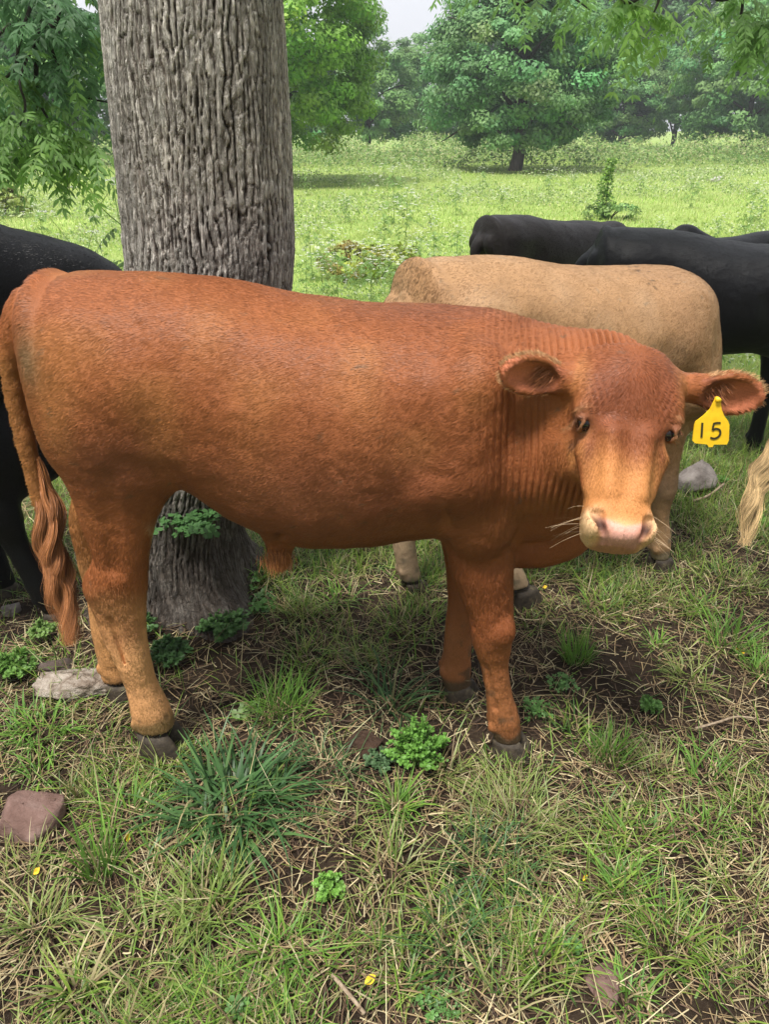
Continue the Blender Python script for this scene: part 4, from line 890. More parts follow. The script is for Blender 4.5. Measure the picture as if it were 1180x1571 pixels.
# tan animal behind the bull, head down on its far side
TAILT = [(-.66, 0, 1.16, .040), (-.715, .0, 1.10, .032), (-.725, -.01, 1.0, .024), (-.725, -.02, .85, .018), (-.725, -.03, .7, .015), (-.725, -.03, .6, .010)]
def tan_tint(V, N, c):
    x, y, z = V.T; st = gauss(x, -.66, .05)*gauss(z, 1.12, .06)*(y < 0)*.8; c = c*(1-st[:, None])+np.array((.07, .06, .035))*st[:, None]
    sp = sstep(.60, .75, vnoise(V*np.array((60, 60, 60)), 71))*gauss(x, .22, .10)*sstep(1.16, 1.2, z)*.8; c = c*(1-sp[:, None])+np.array((.03, .025, .02))*sp[:, None]
    kn = gauss(z, .40, .10)*(x > 0)*.55; return c*(1-kn[:, None])+np.array((.17, .12, .085))*kn[:, None]
def bony(F, sh=True):
    for sg in (-1, 1):
        F.ellipsoid((-.50, sg*.185, 1.16), (.05, .035, .045), .05); F.ellipsoid((-.66, sg*.09, 1.13), (.04, .035, .06), .05)
        F.ellipsoid((-.36, sg*.27, 1.05), (.08, .035, .09), .07, None, True)
        if sh: F.capsule((.30, sg*.13, 1.12), (.44, sg*.20, .80), .05, .07, .06); F.capsule((.17, sg*.31, 1.0), (.22, sg*.31, .76), .015, .02, .08, True)
    F.capsule((-.62, 0, 1.235), (.25, 0, 1.185), .03, .03, .05)
def tan_extra(F):
    bony(F)
    for sg in (-1, 1): F.ellipsoid((.42, sg*.10, 1.04), (.10, .08, .13), .06); F.ellipsoid((.50, sg*.13, .82), (.08, .07, .20), .06)
    F.capsule((-.60, -.20, 1.12), (-.66, -.12, .92), .006, .010, .02, True)
def build_herd():
    hd = herd_head((.58, .44, .74), (-.35, .45, -.62), (.75, .35, .2))
    b = build_cattle('heifer', (.65, 2.55, 0), R(25), PAL_TAN, .008, hd, chain_neck([(.30, .05, 1.0, .14), (.44, .16, .90, .13), (.53, .30, .84, .12), (.58, .42, .76, .10)], [(.30, .03, .82, .17), (.42, .16, .74, .14), (.50, .34, .66, .11)]),
                     scale=(.97, 1.03, .955), legs=shift_legs(hn=(.29, 0), hf=(.14, 0), fn=(-.03, -.02), ff=(.05, .02)), ears=simple_ears(hd), hairs=130000, hair_len=.013, tail=TAILT, seed=31, lo=(-.90, -.36, -.03), hi=(.95, 1.0, 1.40), tint_extra=tan_tint, extra=tan_extra, hoof_dirs=dict(hn=(1, 0), fn=(1, 0)))
    tag(b, 'tan heifer grazing behind the rust red bull, its head out of sight', 'cow')
    tail_switch('tail_hair', [(-.735, -.03, .66), (-.73, -.03, .5), (-.725, -.03, .33)], 900, [(0, .014), (.3, .034), (.7, .036), (1, .018)], .0012, (.30, .19, .10), b, 32, curl=.008)
    # black animal at the left edge, muzzle hanging behind the bull's tail
    hd = herd_head((.86, .10, 1.02), (.10, .02, -.62), (.9, -.05, .18), .95)
    b = build_cattle('cow', (-1.80, 2.08, 0), R(27), PAL_BLACK, .009, hd, chain_neck([(.30, 0, 1.06, .15), (.48, .02, 1.05, .13), (.68, .05, 1.0, .115), (.84, .09, .95, .10)], [(.32, 0, .82, .17), (.50, .02, .83, .14), (.68, .06, .86, .12), (.82, .1, .86, .10)], [(.34, 0, .62, .17), (.50, 0, .58, .15), (.62, .02, .64, .12)]),
                     scale=1.15, legs=shift_legs(fn=(.02, 0)), ears=simple_ears(hd), hairs=70000, hair_len=.012, tail=TAILT, seed=33, extra=bony, lo=(-.90, -.40, -.03), hi=(1.15, .45, 1.40))
    tag(b, 'black cow cut by the left picture edge, head lowered behind the bull\'s rump', 'cow')
    tail_switch('tail_hair', [(-.735, -.03, .66), (-.73, -.03, .5), (-.725, -.03, .33)], 500, [(0, .014), (.3, .034), (.7, .036), (1, .018)], .0014, (.02, .018, .017), b, 34, curl=.008)
    # black animal at the right edge
    hd = herd_head((.78, -.02, .80), (.55, 0, -.55), (.6, 0, .6))
    nk = chain_neck([(.30, 0, 1.05, .13), (.45, 0, 1.0, .13), (.62, 0, .90, .12), (.74, 0, .80, .10)], [(.30, 0, .82, .17), (.48, 0, .78, .14), (.66, 0, .74, .11)])
    b = build_cattle('cow', (1.68, 3.78, 0), R(-10), PAL_BLACK, .009, hd, nk, scale=(.96, .97, .895), legs=shift_legs(hn=(.20, 0), hf=(.34, 0)), ears=simple_ears(hd), hairs=80000, hair_len=.012, tail=TAILT, seed=35, extra=bony, lo=(-.90, -.36, -.03), hi=(1.25, .36, 1.40))
    tag(b, 'black cow at the right edge with a smooth sheen, standing behind the tan heifer', 'cow')
    tail_switch('tail_hair', [(-.735, -.03, .66), (-.73, -.03, .5), (-.725, -.03, .33)], 300, [(0, .014), (.3, .034), (.7, .036), (1, .018)], .0016, (.02, .018, .017), b, 36, curl=.008)
    # black animal further back in the middle, looking away
    hd = herd_head((.74, .05, 1.19), (.55, .25, -.42), (.5, .1, .7), .95)
    nk2 = chain_neck([(.30, 0, 1.07, .12), (.46, .01, 1.07, .115), (.62, .03, 1.09, .10), (.72, .05, 1.10, .09)], [(.30, 0, .86, .16), (.48, .01, .90, .13), (.66, .04, .98, .10)])
    PB = dict(PAL_BLACK, base=np.array((.022, .018, .017)))
    b = build_cattle('cow', (1.10, 5.15, 0), R(30), PB, .010, hd, nk2, scale=.86, ears=simple_ears(hd), hairs=50000, hair_len=.013, tail=TAILT, seed=37, extra=bony, lo=(-.90, -.36, -.03), hi=(1.25, .45, 1.45))
    tag(b, 'brownish black cow whose back shows just above the tan heifer, turned away', 'cow')
    hd = herd_head((.66, 0, 1.36), (.62, 0, -.36), (.35, 0, .75), .95)
    nk3 = chain_neck([(.30, 0, 1.08, .13), (.44, 0, 1.16, .12), (.58, 0, 1.25, .10), (.64, 0, 1.28, .09)], [(.32, 0, .90, .16), (.46, 0, 1.0, .13), (.58, 0, 1.1, .10)])
    b = build_cattle('calf', (2.72, 6.0, 0), R(185), PAL_BLACK, .011, hd, nk3, scale=.70, ears=simple_ears(hd), hairs=40000, hair_len=.016, tail=TAILT, seed=39, lo=(-.90, -.36, -.03), hi=(1.2, .40, 1.50))
    tag(b, 'small black calf hidden but for its poll above the right black cow\'s back', 'calf')
    # golden animal just outside the frame, only its tail shows
    PG = dict(PAL_TAN, base=np.array((.55, .33, .15)), gold=np.array((.66, .47, .25)))
    hd = herd_head((.78, -.02, .80), (.55, 0, -.55), (.6, 0, .6))
    TE = [(-.67, 0, 1.18, .038), (-.74, .0, 1.12, .026), (-.80, 0, 1.0, .020), (-.83, 0, .86, .016)]
    b = build_cattle('steer', (1.99, 2.04, 0), R(4), PG, .010, hd, nk, legs=shift_legs(hn=(.22, 0), hf=(.22, 0)), ears=simple_ears(hd), hairs=60000, hair_len=.013, tail=TE, seed=41, lo=(-.90, -.36, -.03), hi=(1.25, .36, 1.40))
    tag(b, 'golden animal past the right edge showing only its long blond tail hair', 'cow')
    o_ = np.array((1.99, 2.04, 0)); ca, sa = math.cos(R(4)), math.sin(R(4)); TL = lambda p: tuple(np.array(((p[0]-o_[0])*ca+(p[1]-o_[1])*sa, -(p[0]-o_[0])*sa+(p[1]-o_[1])*ca, p[2])))
    sw = [(-.825, 0, .90), TL(P(1188, 690, Y=1.98)), TL(P(1160, 745, Y=1.96)), TL(P(1142, 835, Y=1.94))]
    tail_switch('tail_hair', sw, 1900, [(0, .014), (.3, .034), (.65, .040), (1, .018)], .0011, (.68, .47, .235), b, 42, curl=.010)

# ------------------------------------------------------------------ stones, sticks, fallen leaves
def stone_mat(name, stops, sc=14, bumpd=.01):
    m = Mat(name, .9, .2); co = m.coord(); m.color(m.ramp(m.noise(co, sc, 7, .65, dist=.4), stops)); m.bump(m.noise(co, sc*4, 8, .7), .9, bumpd); return m.m
def stone(name, x, y, size, rz, seed, mat, label, sink=.25, rough=.16, flat=1.0):
    g = np.random.default_rng(seed); nu, nv = 64, 40; a = np.linspace(0, 2*np.pi, nu, endpoint=False); b = np.linspace(0.02, np.pi-.02, nv); A, B = np.meshgrid(a, b)
    d = np.column_stack([(np.sin(B)*np.cos(A)).ravel(), (np.sin(B)*np.sin(A)).ravel(), np.cos(B).ravel()])
    pl = unit(g.normal(0, 1, (15, 3))); r = np.full(len(d), 1.15)
    for p_ in pl: c = d@p_; r = np.where(c > .2, np.minimum(r, g.uniform(.58, .86)*1.08/np.maximum(c, .2)), r)
    r = r*(1+rough*.35*vnoise(d*3+seed, seed)+rough*.22*vnoise(d*9, seed+1)+rough*.12*vnoise(d*24, seed+2)); V = d*r[:, None]*np.array(size)
    z = float(ground_z(np.array([x]), np.array([y]))[0]); V[:, 2] += size[2]*(1-2*sink)
    i = np.arange(nv-1)[:, None]*nu; j = np.arange(nu)[None]; j2 = (j+1) % nu; F = np.stack([i+j, i+nu+j, i+nu+j2, i+j2], -1).reshape(-1, 4); k = np.arange(nu)
    V = np.concatenate([V, V[:nu].mean(0)[None], V[-nu:].mean(0)[None]]); n = nu*nv
    F3 = np.concatenate([np.stack([(k+1) % nu, np.full(nu, n), k], 1)[:, ::-1]*1, np.stack([(nv-1)*nu+k, np.full(nu, n+1), (nv-1)*nu+(k+1) % nu], 1)])
    o = mesh_np(name, V, [F, F3], mat, loc=(x, y, z)); o.rotation_euler = (g.uniform(-.08, .08), g.uniform(-.08, .08), rz); tag(o, label, 'rock'); return o
def G(px, py): p = P(px, py, Z=0); return float(p[0]), float(p[1])
def build_ground_things():
    pale = stone_mat('pale_stone', [(.30, (.05, .04, .035)), (.42, (.28, .22, .17)), (.58, (.52, .45, .38)), (.75, (.66, .60, .52))], 22, .02)
    red = stone_mat('red_stone', [(.3, (.115, .065, .052)), (.5, (.20, .125, .105)), (.68, (.27, .19, .165)), (.85, (.40, .24, .13))], 9)
    grey = stone_mat('grey_stone', [(.3, (.13, .11, .10)), (.6, (.27, .24, .22)), (.8, (.40, .37, .34))], 12)
    clod = stone_mat('dirt', [(.3, (.035, .020, .013)), (.6, (.085, .05, .034)), (.8, (.13, .085, .06))], 18)
    stone('rock', *G(122, 1062), (.125, .070, .048), R(-6), 4, pale, 'pale pitted flat rock lying beside the bull\'s hind hooves', .22, .30)
    stone('rock', *G(40, 1252), (.085, .075, .062), R(20), 6, red, 'smooth reddish brown rock at the left edge', .30, .08)
    stone('rock', *G(1064, 752), (.095, .08, .10), R(30), 9, grey, 'grey boulder below the yellow ear tag beside the tan leg', .22, .12)
    stone('rock', *G(90, 1035), (.06, .04, .03), R(15), 12, stone_mat('brown_stone', [(.3, (.06, .045, .04)), (.7, (.17, .13, .11))]), 'small dull brown rock just behind the pale pitted rock', .25, .15)
    stone('rock', *G(928, 1512), (.050, .035, .022), R(40), 14, red, 'small reddish stone half buried in soil at lower right', .35, .1)
    stone('dirt_clod', *G(562, 1138), (.055, .05, .032), R(10), 15, clod, 'brown crumbly dirt clod left of the bright feathery weed', .3, .3)
    stone('rock', *G(905, 1335), (.035, .028, .015), R(70), 16, clod, 'small brown stone among the straw right of the drooping tussock', .3, .2)
    fx = P(1100, 272, Z=.15); stone('rock', float(fx[0]), float(fx[1]), (.22, .16, .13), .3, 17, stone_mat('white_stone', [(.3, (.3, .29, .27)), (.7, (.6, .58, .55))]), 'whitish stone lying far out in the right of the field', .2, .2)
    lump = P(18, 935, Z=.02); stone('rock', float(lump[0]), float(lump[1]), (.035, .03, .028), 0, 18, grey, 'small grey stone beside the black cow\'s front foot', .2, .2)
    mst = Mat('dead_wood', .85, .2); co = mst.coord(); mst.color(mst.ramp(mst.noise(mst.mapping(co, (20, 20, 60)), 4, 4), [(.3, (.16, .11, .07)), (.7, (.40, .32, .23))])); mst = mst.m
    def stick(pts, r, label):
        w = [np.array((*G(*p), .012+p2)) for p, p2 in pts]; o = w[0].copy(); v, f = limb([tuple(q-o) for q in w], [r, r*1.0, r*.9, r*.5][:len(w)] if len(w) < 5 else [r]*len(w), 7)
        tag(mesh_np('stick', v, f, mst, loc=o), label, 'stick')
    stick([((1062, 778), .02), ((1085, 772), .03), ((1108, 757), .04)], .006, 'pale bent stick lying right of the grey boulder')
    stick([((1065, 1128), .015), ((1100, 1120), .02), ((1130, 1112), .02), ((1178, 1116), .015)], .004, 'thin pinkish stick at the right edge below the grass clump')
    stick([((510, 1505), .01), ((535, 1535), .012), ((560, 1565), .01)], .0045, 'straight brown stick at the bottom near the yellow leaf')
    ml = Mat('yellow_leaf', .6, .3); ml.color(ml.ramp(ml.noise(ml.coord(), 70, 4), [(.35, (.62, .36, .02)), (.6, (.78, .58, .04))])); ml = ml.m
    def fallen(px, py, s, rz, label, mt=None):
        x, y = G(px, py); u = np.linspace(-1, 1, 9); V, F = [], []
        for i_, a in enumerate(u):
            w = (1-a*a)**.7*.55+.02
            for b in (-1, 0, 1): V.append((a*s, b*w*s, .004*math.sin(3*a+b)+.25*s*abs(b)*w+.1*s*a*a))
        for i_ in range(8):
            for b in range(2): k = i_*3+b; F.append((k, k+3, k+4, k+1))
        o = mesh_np('fallen_leaf', np.array(V), np.array(F), mt or ml, loc=(x, y, float(ground_z(np.array([x]), np.array([y]))[0])+.022)); o.rotation_euler = (.3, -.2, rz); tag(o, label, 'leaf', 'fallen yellow leaves')
    fallen(568, 1503, .014, .6, 'yellow fallen leaf at bottom centre on the straw'); fallen(197, 1292, .011, 2.0, 'yellow fallen leaf right of the reddish brown rock'); fallen(897, 1352, .008, 1.0, 'tiny pale yellow leaf on bare soil below the drooping tussock')
    fallen(1135, 1005, .014, 2.5, 'yellow leaf lying beside a green clump at the right edge'); fallen(836, 905, .010, .2, 'pale yellow leaf behind the bull\'s front leg'); fallen(56, 1338, .010, 1.2, 'small faded yellow leaf below the reddish brown rock')

# ------------------------------------------------------------------ tussocks, weeds
def tussock(px, py, n, h, spread, label, cols=GREENS, seed=1, width=.0022, lean=(.1, .7), curl=(.3, 1.2), dry=.15, name='grass_clump', base=None):
    g = np.random.default_rng(seed); x, y = G(px, py); z = float(ground_z(np.array([x]), np.array([y]))[0])
    a = g.random(n)*2*np.pi; r = np.sqrt(g.random(n))*spread; r_k = 1.45; roots = np.column_stack([np.cos(a)*r*r_k, np.sin(a)*r*r_k, np.full(n, -.005)])
    az = a+g.normal(0, 1.0, n); ln = g.uniform(*lean, n)*(.35+.65*r/spread); col = pick(g, cols, n); dm = g.random(n) < dry; col[dm] = pick(g, DRY, dm.sum())
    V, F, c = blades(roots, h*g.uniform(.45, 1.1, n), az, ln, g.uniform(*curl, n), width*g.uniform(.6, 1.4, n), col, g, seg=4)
    return tag(mesh_np(name, V, F, MAT_BLADE, attrs=dict(tint=c), loc=(x, y, z)), label, 'grass clump', 'grass clumps on the trampled ground')
def feathery(px, py, h, spread, nst, label, tint=(.16, .30, .05), seed=1, fine=.012):
    """a low weed with divided, fern like leaves"""
    g = np.random.default_rng(seed); x, y = G(px, py); z = float(ground_z(np.array([x]), np.array([y]))[0]); parts, cols = [], []
    a = g.random(nst)*2*np.pi; ln = g.uniform(0, 1, nst)**.7; root = np.zeros((nst, 3)); root[:, :2] = np.column_stack([np.cos(a), np.sin(a)])*ln[:, None]*spread*.35
    top = np.column_stack([np.cos(a)*ln*spread, np.sin(a)*ln*spread, h*(1-.45*ln)*g.uniform(.6, 1.1, nst)]); k = 7; t = np.linspace(0, 1, k)[None, :, None]
    C = root[:, None]*(1-t)+top[:, None]*t+np.array((0, 0, .02))*np.sin(t*3.1); T = unit(np.gradient(C, axis=1)); S = unit(np.cross(T, (0, 0, 1.))+g.normal(0, .2, C.shape))
    w = .0013; V = np.stack([C-S*w, C+S*w], 2).reshape(-1, 3); i = (np.arange(nst)[:, None]*2*k+np.arange(k-1)[None]*2).reshape(-1, 1); parts.append((V, np.concatenate([i, i+1, i+3, i+2], 1))); cols.append(np.tile(np.array(tint)*.8, (len(V), 1)))
    # leaflets with lobes
    n = nst*24; si = g.integers(0, nst, n); ti = g.uniform(.35, 1, n); q = np.clip((ti*(k-1)).astype(int), 0, k-2); f = (ti*(k-1)-q)[:, None]; c = C[si, q]*(1-f)+C[si, q+1]*f
    ax = unit(S[si, q]*np.where(g.random(n) < .5, -1, 1)[:, None]*.9+T[si, q]*.7+g.normal(0, .25, (n, 3))); L = fine*1.6*g.uniform(.6, 1.2, (n, 1))*(1.35-ti[:, None]*.7); up = unit(np.cross(ax, S[si, q])+(0, 0, 1.2)); sd_ = np.cross(up, ax)
    colr = np.array(tint)*g.uniform(.75, 1.3, (n, 1)); colr = colr*(.85+.35*ti[:, None])
    for u_, sg, l_ in ((.25, 1, .55), (.25, -1, .55), (.5, 1, .5), (.5, -1, .5), (.75, 1, .38), (.75, -1, .38), (0, 0, 1.1)):
        p0 = c+ax*L*u_; d = unit(ax*.8+sd_*sg*1.0) if sg else ax; l = L*l_; wv = np.cross(up, d)*l*.26
        V = np.stack([p0, p0+d*l*.5-wv, p0+d*l, p0+d*l*.5+wv], 1).reshape(-1, 3); parts.append((V, np.arange(n*4).reshape(-1, 4))); cols.append(np.repeat(colr, 4, 0))
    v, f = merge(parts); return tag(mesh_np('weed', v, f, MAT_BLADE, attrs=dict(tint=np.concatenate(cols)), loc=(x, y, z)), label, 'weed')
def clover(px, py, n, spread, label, tint=(.11, .24, .06), s=.007, seed=1, cat='clover', at=None):
    g = np.random.default_rng(seed); x, y = G(px, py) if at is None else at[:2]; z = float(ground_z(np.array([x]), np.array([y]))[0]) if at is None else at[2]; c = np.column_stack([np.clip(g.normal(0, spread*.45, (n, 2)), -spread*.8, spread*.8), g.uniform(.012, .04, n)]); parts, cols = [], []
    up = unit(g.normal(0, .3, (n, 3))+(0, -.1, 1)); a0 = g.random(n)*6.28; e1 = unit(np.cross(up, (0.3, 1, 0))); e2 = np.cross(up, e1); col = np.array(tint)*g.uniform(.7, 1.35, (n, 1)); sz = s*g.uniform(.7, 1.3, (n, 1))
    for k in range(3):
        a = a0+k*2.094; d = e1*np.cos(a)[:, None]+e2*np.sin(a)[:, None]; w = np.cross(up, d); V = np.stack([c, c+d*sz*.6-w*sz*.55, c+d*sz*1.3-w*sz*.35, c+d*sz*1.15, c+d*sz*1.3+w*sz*.35, c+d*sz*.6+w*sz*.55], 1)
        V[:, [1, 2, 4, 5], 2] += .0012; parts.append((V.reshape(-1, 3), np.concatenate([np.arange(n)[:, None]*6+np.array([[0, 1, 2, 3]]), np.arange(n)[:, None]*6+np.array([[0, 3, 4, 5]])]))); cols.append(np.repeat(col, 6, 0))
    b = c.copy(); b[:, 2] = 0; V = np.stack([b-(.0006, 0, 0), b+(.0006, 0, 0), c+(.0006, 0, 0), c-(.0006, 0, 0)], 1).reshape(-1, 3); parts.append((V, np.arange(n*4).reshape(-1, 4))); cols.append(np.repeat(col*.8, 4, 0))
    v, f = merge(parts); return tag(mesh_np('clover' if cat == 'clover' else 'weed', v, f, MAT_BLADE, attrs=dict(tint=np.concatenate(cols)), loc=(x, y, z)), label, cat)
def umbel_mesh(seed, h=1.0, nb=7, heads=9, r=.05, leaves=26, tint=(.16, .27, .07)):
    """tall white flowered weed: stems, flat flower heads, feathery leaves; three meshes"""
    g = np.random.default_rng(seed); st, fl, lf, lc = [], [], [], []
    tips = []
    main = [(0, 0, -.05), (.02, .01, h*.4), (.03*h, .02, h*.75), (.04*h, .0, h)]; st.append(limb(main, [.007, .006, .004, .002], 5)); tips.append((np.array(main[-1]), 1.0))
    for k in range(nb):
        z = h*(.25+.6*k/nb); a = k*2.4+g.random(); L = h*(.45-.25*k/nb)*g.uniform(.8, 1.2); b = np.array((.03*h*z/h, .01, z)); e = b+np.array((math.cos(a)*L*.75, math.sin(a)*L*.75, L*.85)); mid = (b+e)/2+np.array((math.cos(a)*.04, math.sin(a)*.04, -.02))
        st.append(limb([b, mid, e], [.0035, .0025, .0015], 4)); tips.append((e, .8))
        for q in range(2): e2 = mid+unit(g.normal(0, 1, 3)*(1, 1, .2)+(0, 0, .8))*L*.45; st.append(limb([mid, (mid+e2)/2, e2], [.002, .0016, .001], 4)); tips.append((e2, .6))
    for e, s in tips:
        for q in range(heads):
            a, rr = g.random()*6.28, r*s*math.sqrt(g.random()); c = e+np.array((math.cos(a)*rr, math.sin(a)*rr, .012+.01*g.random())); m_ = 7; p = c+g.normal(0, .0065, (m_, 3))*(1, 1, .4); s2 = .0042*g.uniform(.6, 1.3, (m_, 1))
            n1 = unit(g.normal(0, .5, (m_, 3))+(0, -.1, 1)); u = unit(np.cross(n1, (1., .2, 0))); v = np.cross(n1, u); fl.append((np.stack([p-u*s2, p-v*s2, p+u*s2, p+v*s2], 1).reshape(-1, 3), np.arange(m_*4).reshape(-1, 4)))
    anc = np.column_stack([g.normal(0, .05, leaves), g.normal(0, .05, leaves), g.uniform(.03, .8, leaves)*h]); dr = unit(g.normal(0, 1, (leaves, 3))*(1, 1, .3)+(0, 0, .25)); V, F, c = compound_leaves(anc, dr, g.uniform(.12, .26, leaves)*h, g, 6, .05*h, tint); 
    return merge(st), merge(fl), (V, F, c)
MAT_FLOWER = Mat('white_flower', .7, .2).color((.72, .74, .66)).m; _ms = Mat('green_stem', .6, .3); _ms.color((.17, .26, .07)); MAT_STEM = _ms.m
def umbel(x, y, h, seed, label=None, group='white flowering weeds scattered in the field', **k):
    (sv, sf), (fv, ff), (lv, lf_, lc) = umbel_mesh(seed, h, **k); z = float(ground_z(np.array([x]), np.array([y]))[0]); e = empty('flowering_weed', (x, y, z), seed*1.7)
    mesh_np('stem', sv, sf, MAT_STEM, e); mesh_np('flower_head', fv, ff, MAT_FLOWER, e, smooth=False); mesh_np('leaf', lv, lf_, MAT_LEAF, e, attrs=dict(tint=lc)); return tag(e, label, 'wildflower', group)
def copy_thing(src, x, y, rz, sc, label):
    r = src.copy(); link(r); r.location = (x, y, float(ground_z(np.array([x]), np.array([y]))[0])); r.rotation_euler = (0, 0, rz); r.scale = (sc,)*3; r['label'] = label
    for ch in list(src.children): c = ch.copy(); link(c); c.parent = r
    return r
def bush(x, y, h, rx, seed, label, tint, leaf=.03, n=26, per=60, cat='bush', name='bush', cone=.2, ry=None, csz=2.0):
    z = float(ground_z(np.array([x]), np.array([y]))[0]); e = empty(name, (x, y, z)); v, f, c = crown_mesh(seed, rx, ry or rx, h/2, n, per, leaf, tint, cone=cone, var=.5, csz=csz); v = v+np.array((0, 0, h*.5)); v[:, 2] = np.maximum(v[:, 2], .01)
    mesh_np('foliage', v, f, MAT_LEAF, e, attrs=dict(tint=c)); g = np.random.default_rng(seed); st = []
    for k in range(7): a = g.random()*6.28; st.append(limb([(0, 0, -.05), (math.cos(a)*rx*.25, math.sin(a)*rx*.25, h*.4), (math.cos(a)*rx*.6, math.sin(a)*rx*.6, h*.85)], [.008, .006, .003], 5))
    v, f = merge(st); mesh_np('stem', v, f, MAT_TWIG, e); return tag(e, label, cat)
def scatter_tufts():
    """many small individual tufts between the large clumps, one mesh copied"""
    g = np.random.default_rng(404); protos = []
    BR = np.array([(.16, .32, .05), (.22, .38, .06), (.13, .27, .05)]); YG = np.array([(.26, .33, .08), (.32, .37, .13), (.20, .30, .07)])
    where = [(60, 1185), (250, 1180), (420, 1215), (530, 1270), (610, 1240), (690, 1180), (880, 1110), (1010, 1180), (1090, 1190), (1150, 1260), (980, 1290), (890, 1400), (960, 1370), (1130, 1370), (1090, 1480), (1160, 1500), (960, 1530), (760, 1540), (620, 1500), (560, 1420), (430, 1460), (60, 1420), (110, 1520), (30, 1340), (200, 1250), (600, 1340), (680, 1390), (860, 940), (1010, 985), (1060, 1040), (760, 905), (560, 1010), (520, 920), (450, 940), (1080, 930), (1150, 900)]
    near = ['below the reddish rock\'s left', 'under the hind hoof', 'between hind hoof and feathery weed', 'below the dirt clod', 'below the bright feathery weed', 'left of the front hoof', 'right of the front pastern', 'right of the upright bright clump', 'below the bare soil on the right', 'at the right edge, middle height', 'above the small brown stone', 'right of the tiny pale leaf', 'near the small brown stone', 'in the lower right, by the edge', 'at the lower right, above the corner', 'in the lower right corner', 'right of the small reddish stone', 'at the bottom, right of centre', 'right of the bottom yellow leaf', 'above the brown stick', 'left of the brown stick', 'at the left edge, lower part', 'in the lower left corner', 'just under the reddish brown rock', 'right of the thin brownish clump', 'right of the small feathery weed', 'left of the drooping tussock', 'behind the front leg', 'under the muzzle, to its right', 'right of the vivid upright clump', 'beside the pale hind hoof', 'left of the long arching blades', 'by the sheath tuft', 'behind the soft light green clump', 'left of the blond tail tip', 'below the blond tail tip']
    for k, ((px, py), nr) in enumerate(zip(where, near)):
        kind = k % 4; cols, h, w = [(BR, .11, .0022), (YG, .13, .0018), (GREENS, .10, .0028), (YG, .09, .0014)][kind]; lab = ['bright green', 'yellowish', 'mid green broad bladed', 'fine straw tinted'][kind]+' tuft '+nr
        tussock(px, py, int(g.uniform(45, 110)), h*g.uniform(.8, 1.35), g.uniform(.02, .05), lab, cols, 500+k, w, (.15, 1.1), (.3, 1.8), .18)
def build_plants():
    scatter_tufts()
    BR = np.array([(.16, .32, .05), (.20, .38, .06), (.13, .27, .05)]); DKG = np.array([(.065, .15, .045), (.08, .18, .055), (.10, .20, .06), (.05, .12, .04)]); YG = np.array([(.24, .32, .08), (.30, .36, .12), (.20, .30, .07)])
    tussock(362, 1240, 300, .23, .085, 'large dark green broad bladed grass clump below the bull\'s belly', DKG, 1, .0040, (.25, 1.2), (.6, 2.0), .05)
    tussock(320, 1390, 120, .14, .05, 'yellowish green clump left of the bare soil patch', YG, 2, .0022)
    tussock(155, 1330, 70, .20, .03, 'upright bright grass clump right of the reddish brown rock', BR, 3, .0026, (.05, .45), (.1, .7))
    tussock(230, 1440, 170, .15, .09, 'wide trampled yellow green clump at lower left', YG, 4, .0024, (.5, 1.3))
    tussock(790, 1265, 420, .15, .085, 'big fine bladed tussock in front of the bull\'s front hoof', YG, 5, .0013, (.1, 1.0), (.5, 1.7), .22)
    tussock(745, 1330, 150, .14, .06, 'drooping grey green tussock below the big fine one', DKG, 6, .0018, (.2, 1.0), (.5, 1.5), .1)
    tussock(940, 1160, 150, .12, .035, 'bright upright clump right of the front hoof', BR, 7, .0018, (.05, .55), (.2, .9))
    tussock(885, 1010, 150, .14, .032, 'vivid green upright clump below the muzzle', BR, 8, .0017, (.03, .40), (.1, .8), .05)
    tussock(1120, 985, 110, .17, .05, 'tall loose clump near the right edge below the tail', BR, 9, .0024, (.1, .7))
    tussock(1172, 1035, 90, .12, .04, 'bright clump cut by the right edge', BR, 10, .0022, (.1, .6))
    tussock(430, 1085, 190, .17, .06, 'soft light green clump under the middle of the belly', BR, 11, .0018, (.1, .8), (.3, 1.3), .1)
    tussock(600, 1080, 60, .24, .03, 'few long arching blades left of the far front leg', DKG, 12, .0026, (.2, .9), (.6, 1.6), .1)
    tussock(65, 1120, 130, .13, .06, 'bright arching grass clump in front of the pale pitted rock', BR, 13, .0026, (.3, 1.1), (.4, 1.4), .08)
    tussock(320, 1545, 260, .09, .05, 'fine bright green clump at the bottom edge', BR, 14, .0012, (.05, .9), (.2, 1.0), .03)
    tussock(440, 1568, 220, .08, .05, 'second fine bright clump on the bottom edge, right of the first', BR, 15, .0012, (.05, .9), (.2, 1.0), .06)
    tussock(830, 1480, 140, .12, .04, 'green clump with a few dry blades at lower right of centre', GREENS, 16, .0020, (.1, .8))
    tussock(1030, 1440, 160, .12, .05, 'leaning green clump in the lower right corner area', GREENS, 17, .0020, (.2, .9))
    tussock(700, 1440, 90, .15, .05, 'sparse grey green clump at bottom centre right', DKG, 18, .0020, (.2, .9))
    tussock(1075, 1275, 110, .09, .05, 'low soft green clump near the right edge halfway down the foreground', BR, 19, .0016, (.3, 1.1))
    tussock(630, 960, 220, .11, .08, 'green clump behind the far front leg', GREENS, 20, .0018, (.1, .9))
    tussock(990, 900, 260, .10, .09, 'dry yellowish fine clump below the boulder beside the tan hoof', YG, 21, .0014, (.2, 1.1), (.5, 1.6), .35)
    tussock(930, 930, 150, .10, .06, 'dark green clump directly under the muzzle', GREENS, 22, .0018, (.1, .9))
    tussock(1090, 660, 260, .10, .12, 'green tuft of grass behind the ear tag', GREENS, 23, .003)
    tussock(470, 1010, 120, .12, .05, 'olive clump right of the trunk base', GREENS, 24, .0018, (.2, 1.0))
    tussock(1120, 890, 200, .11, .08, 'green clump under the blond tail', GREENS, 25, .0019, (.2, 1.0))
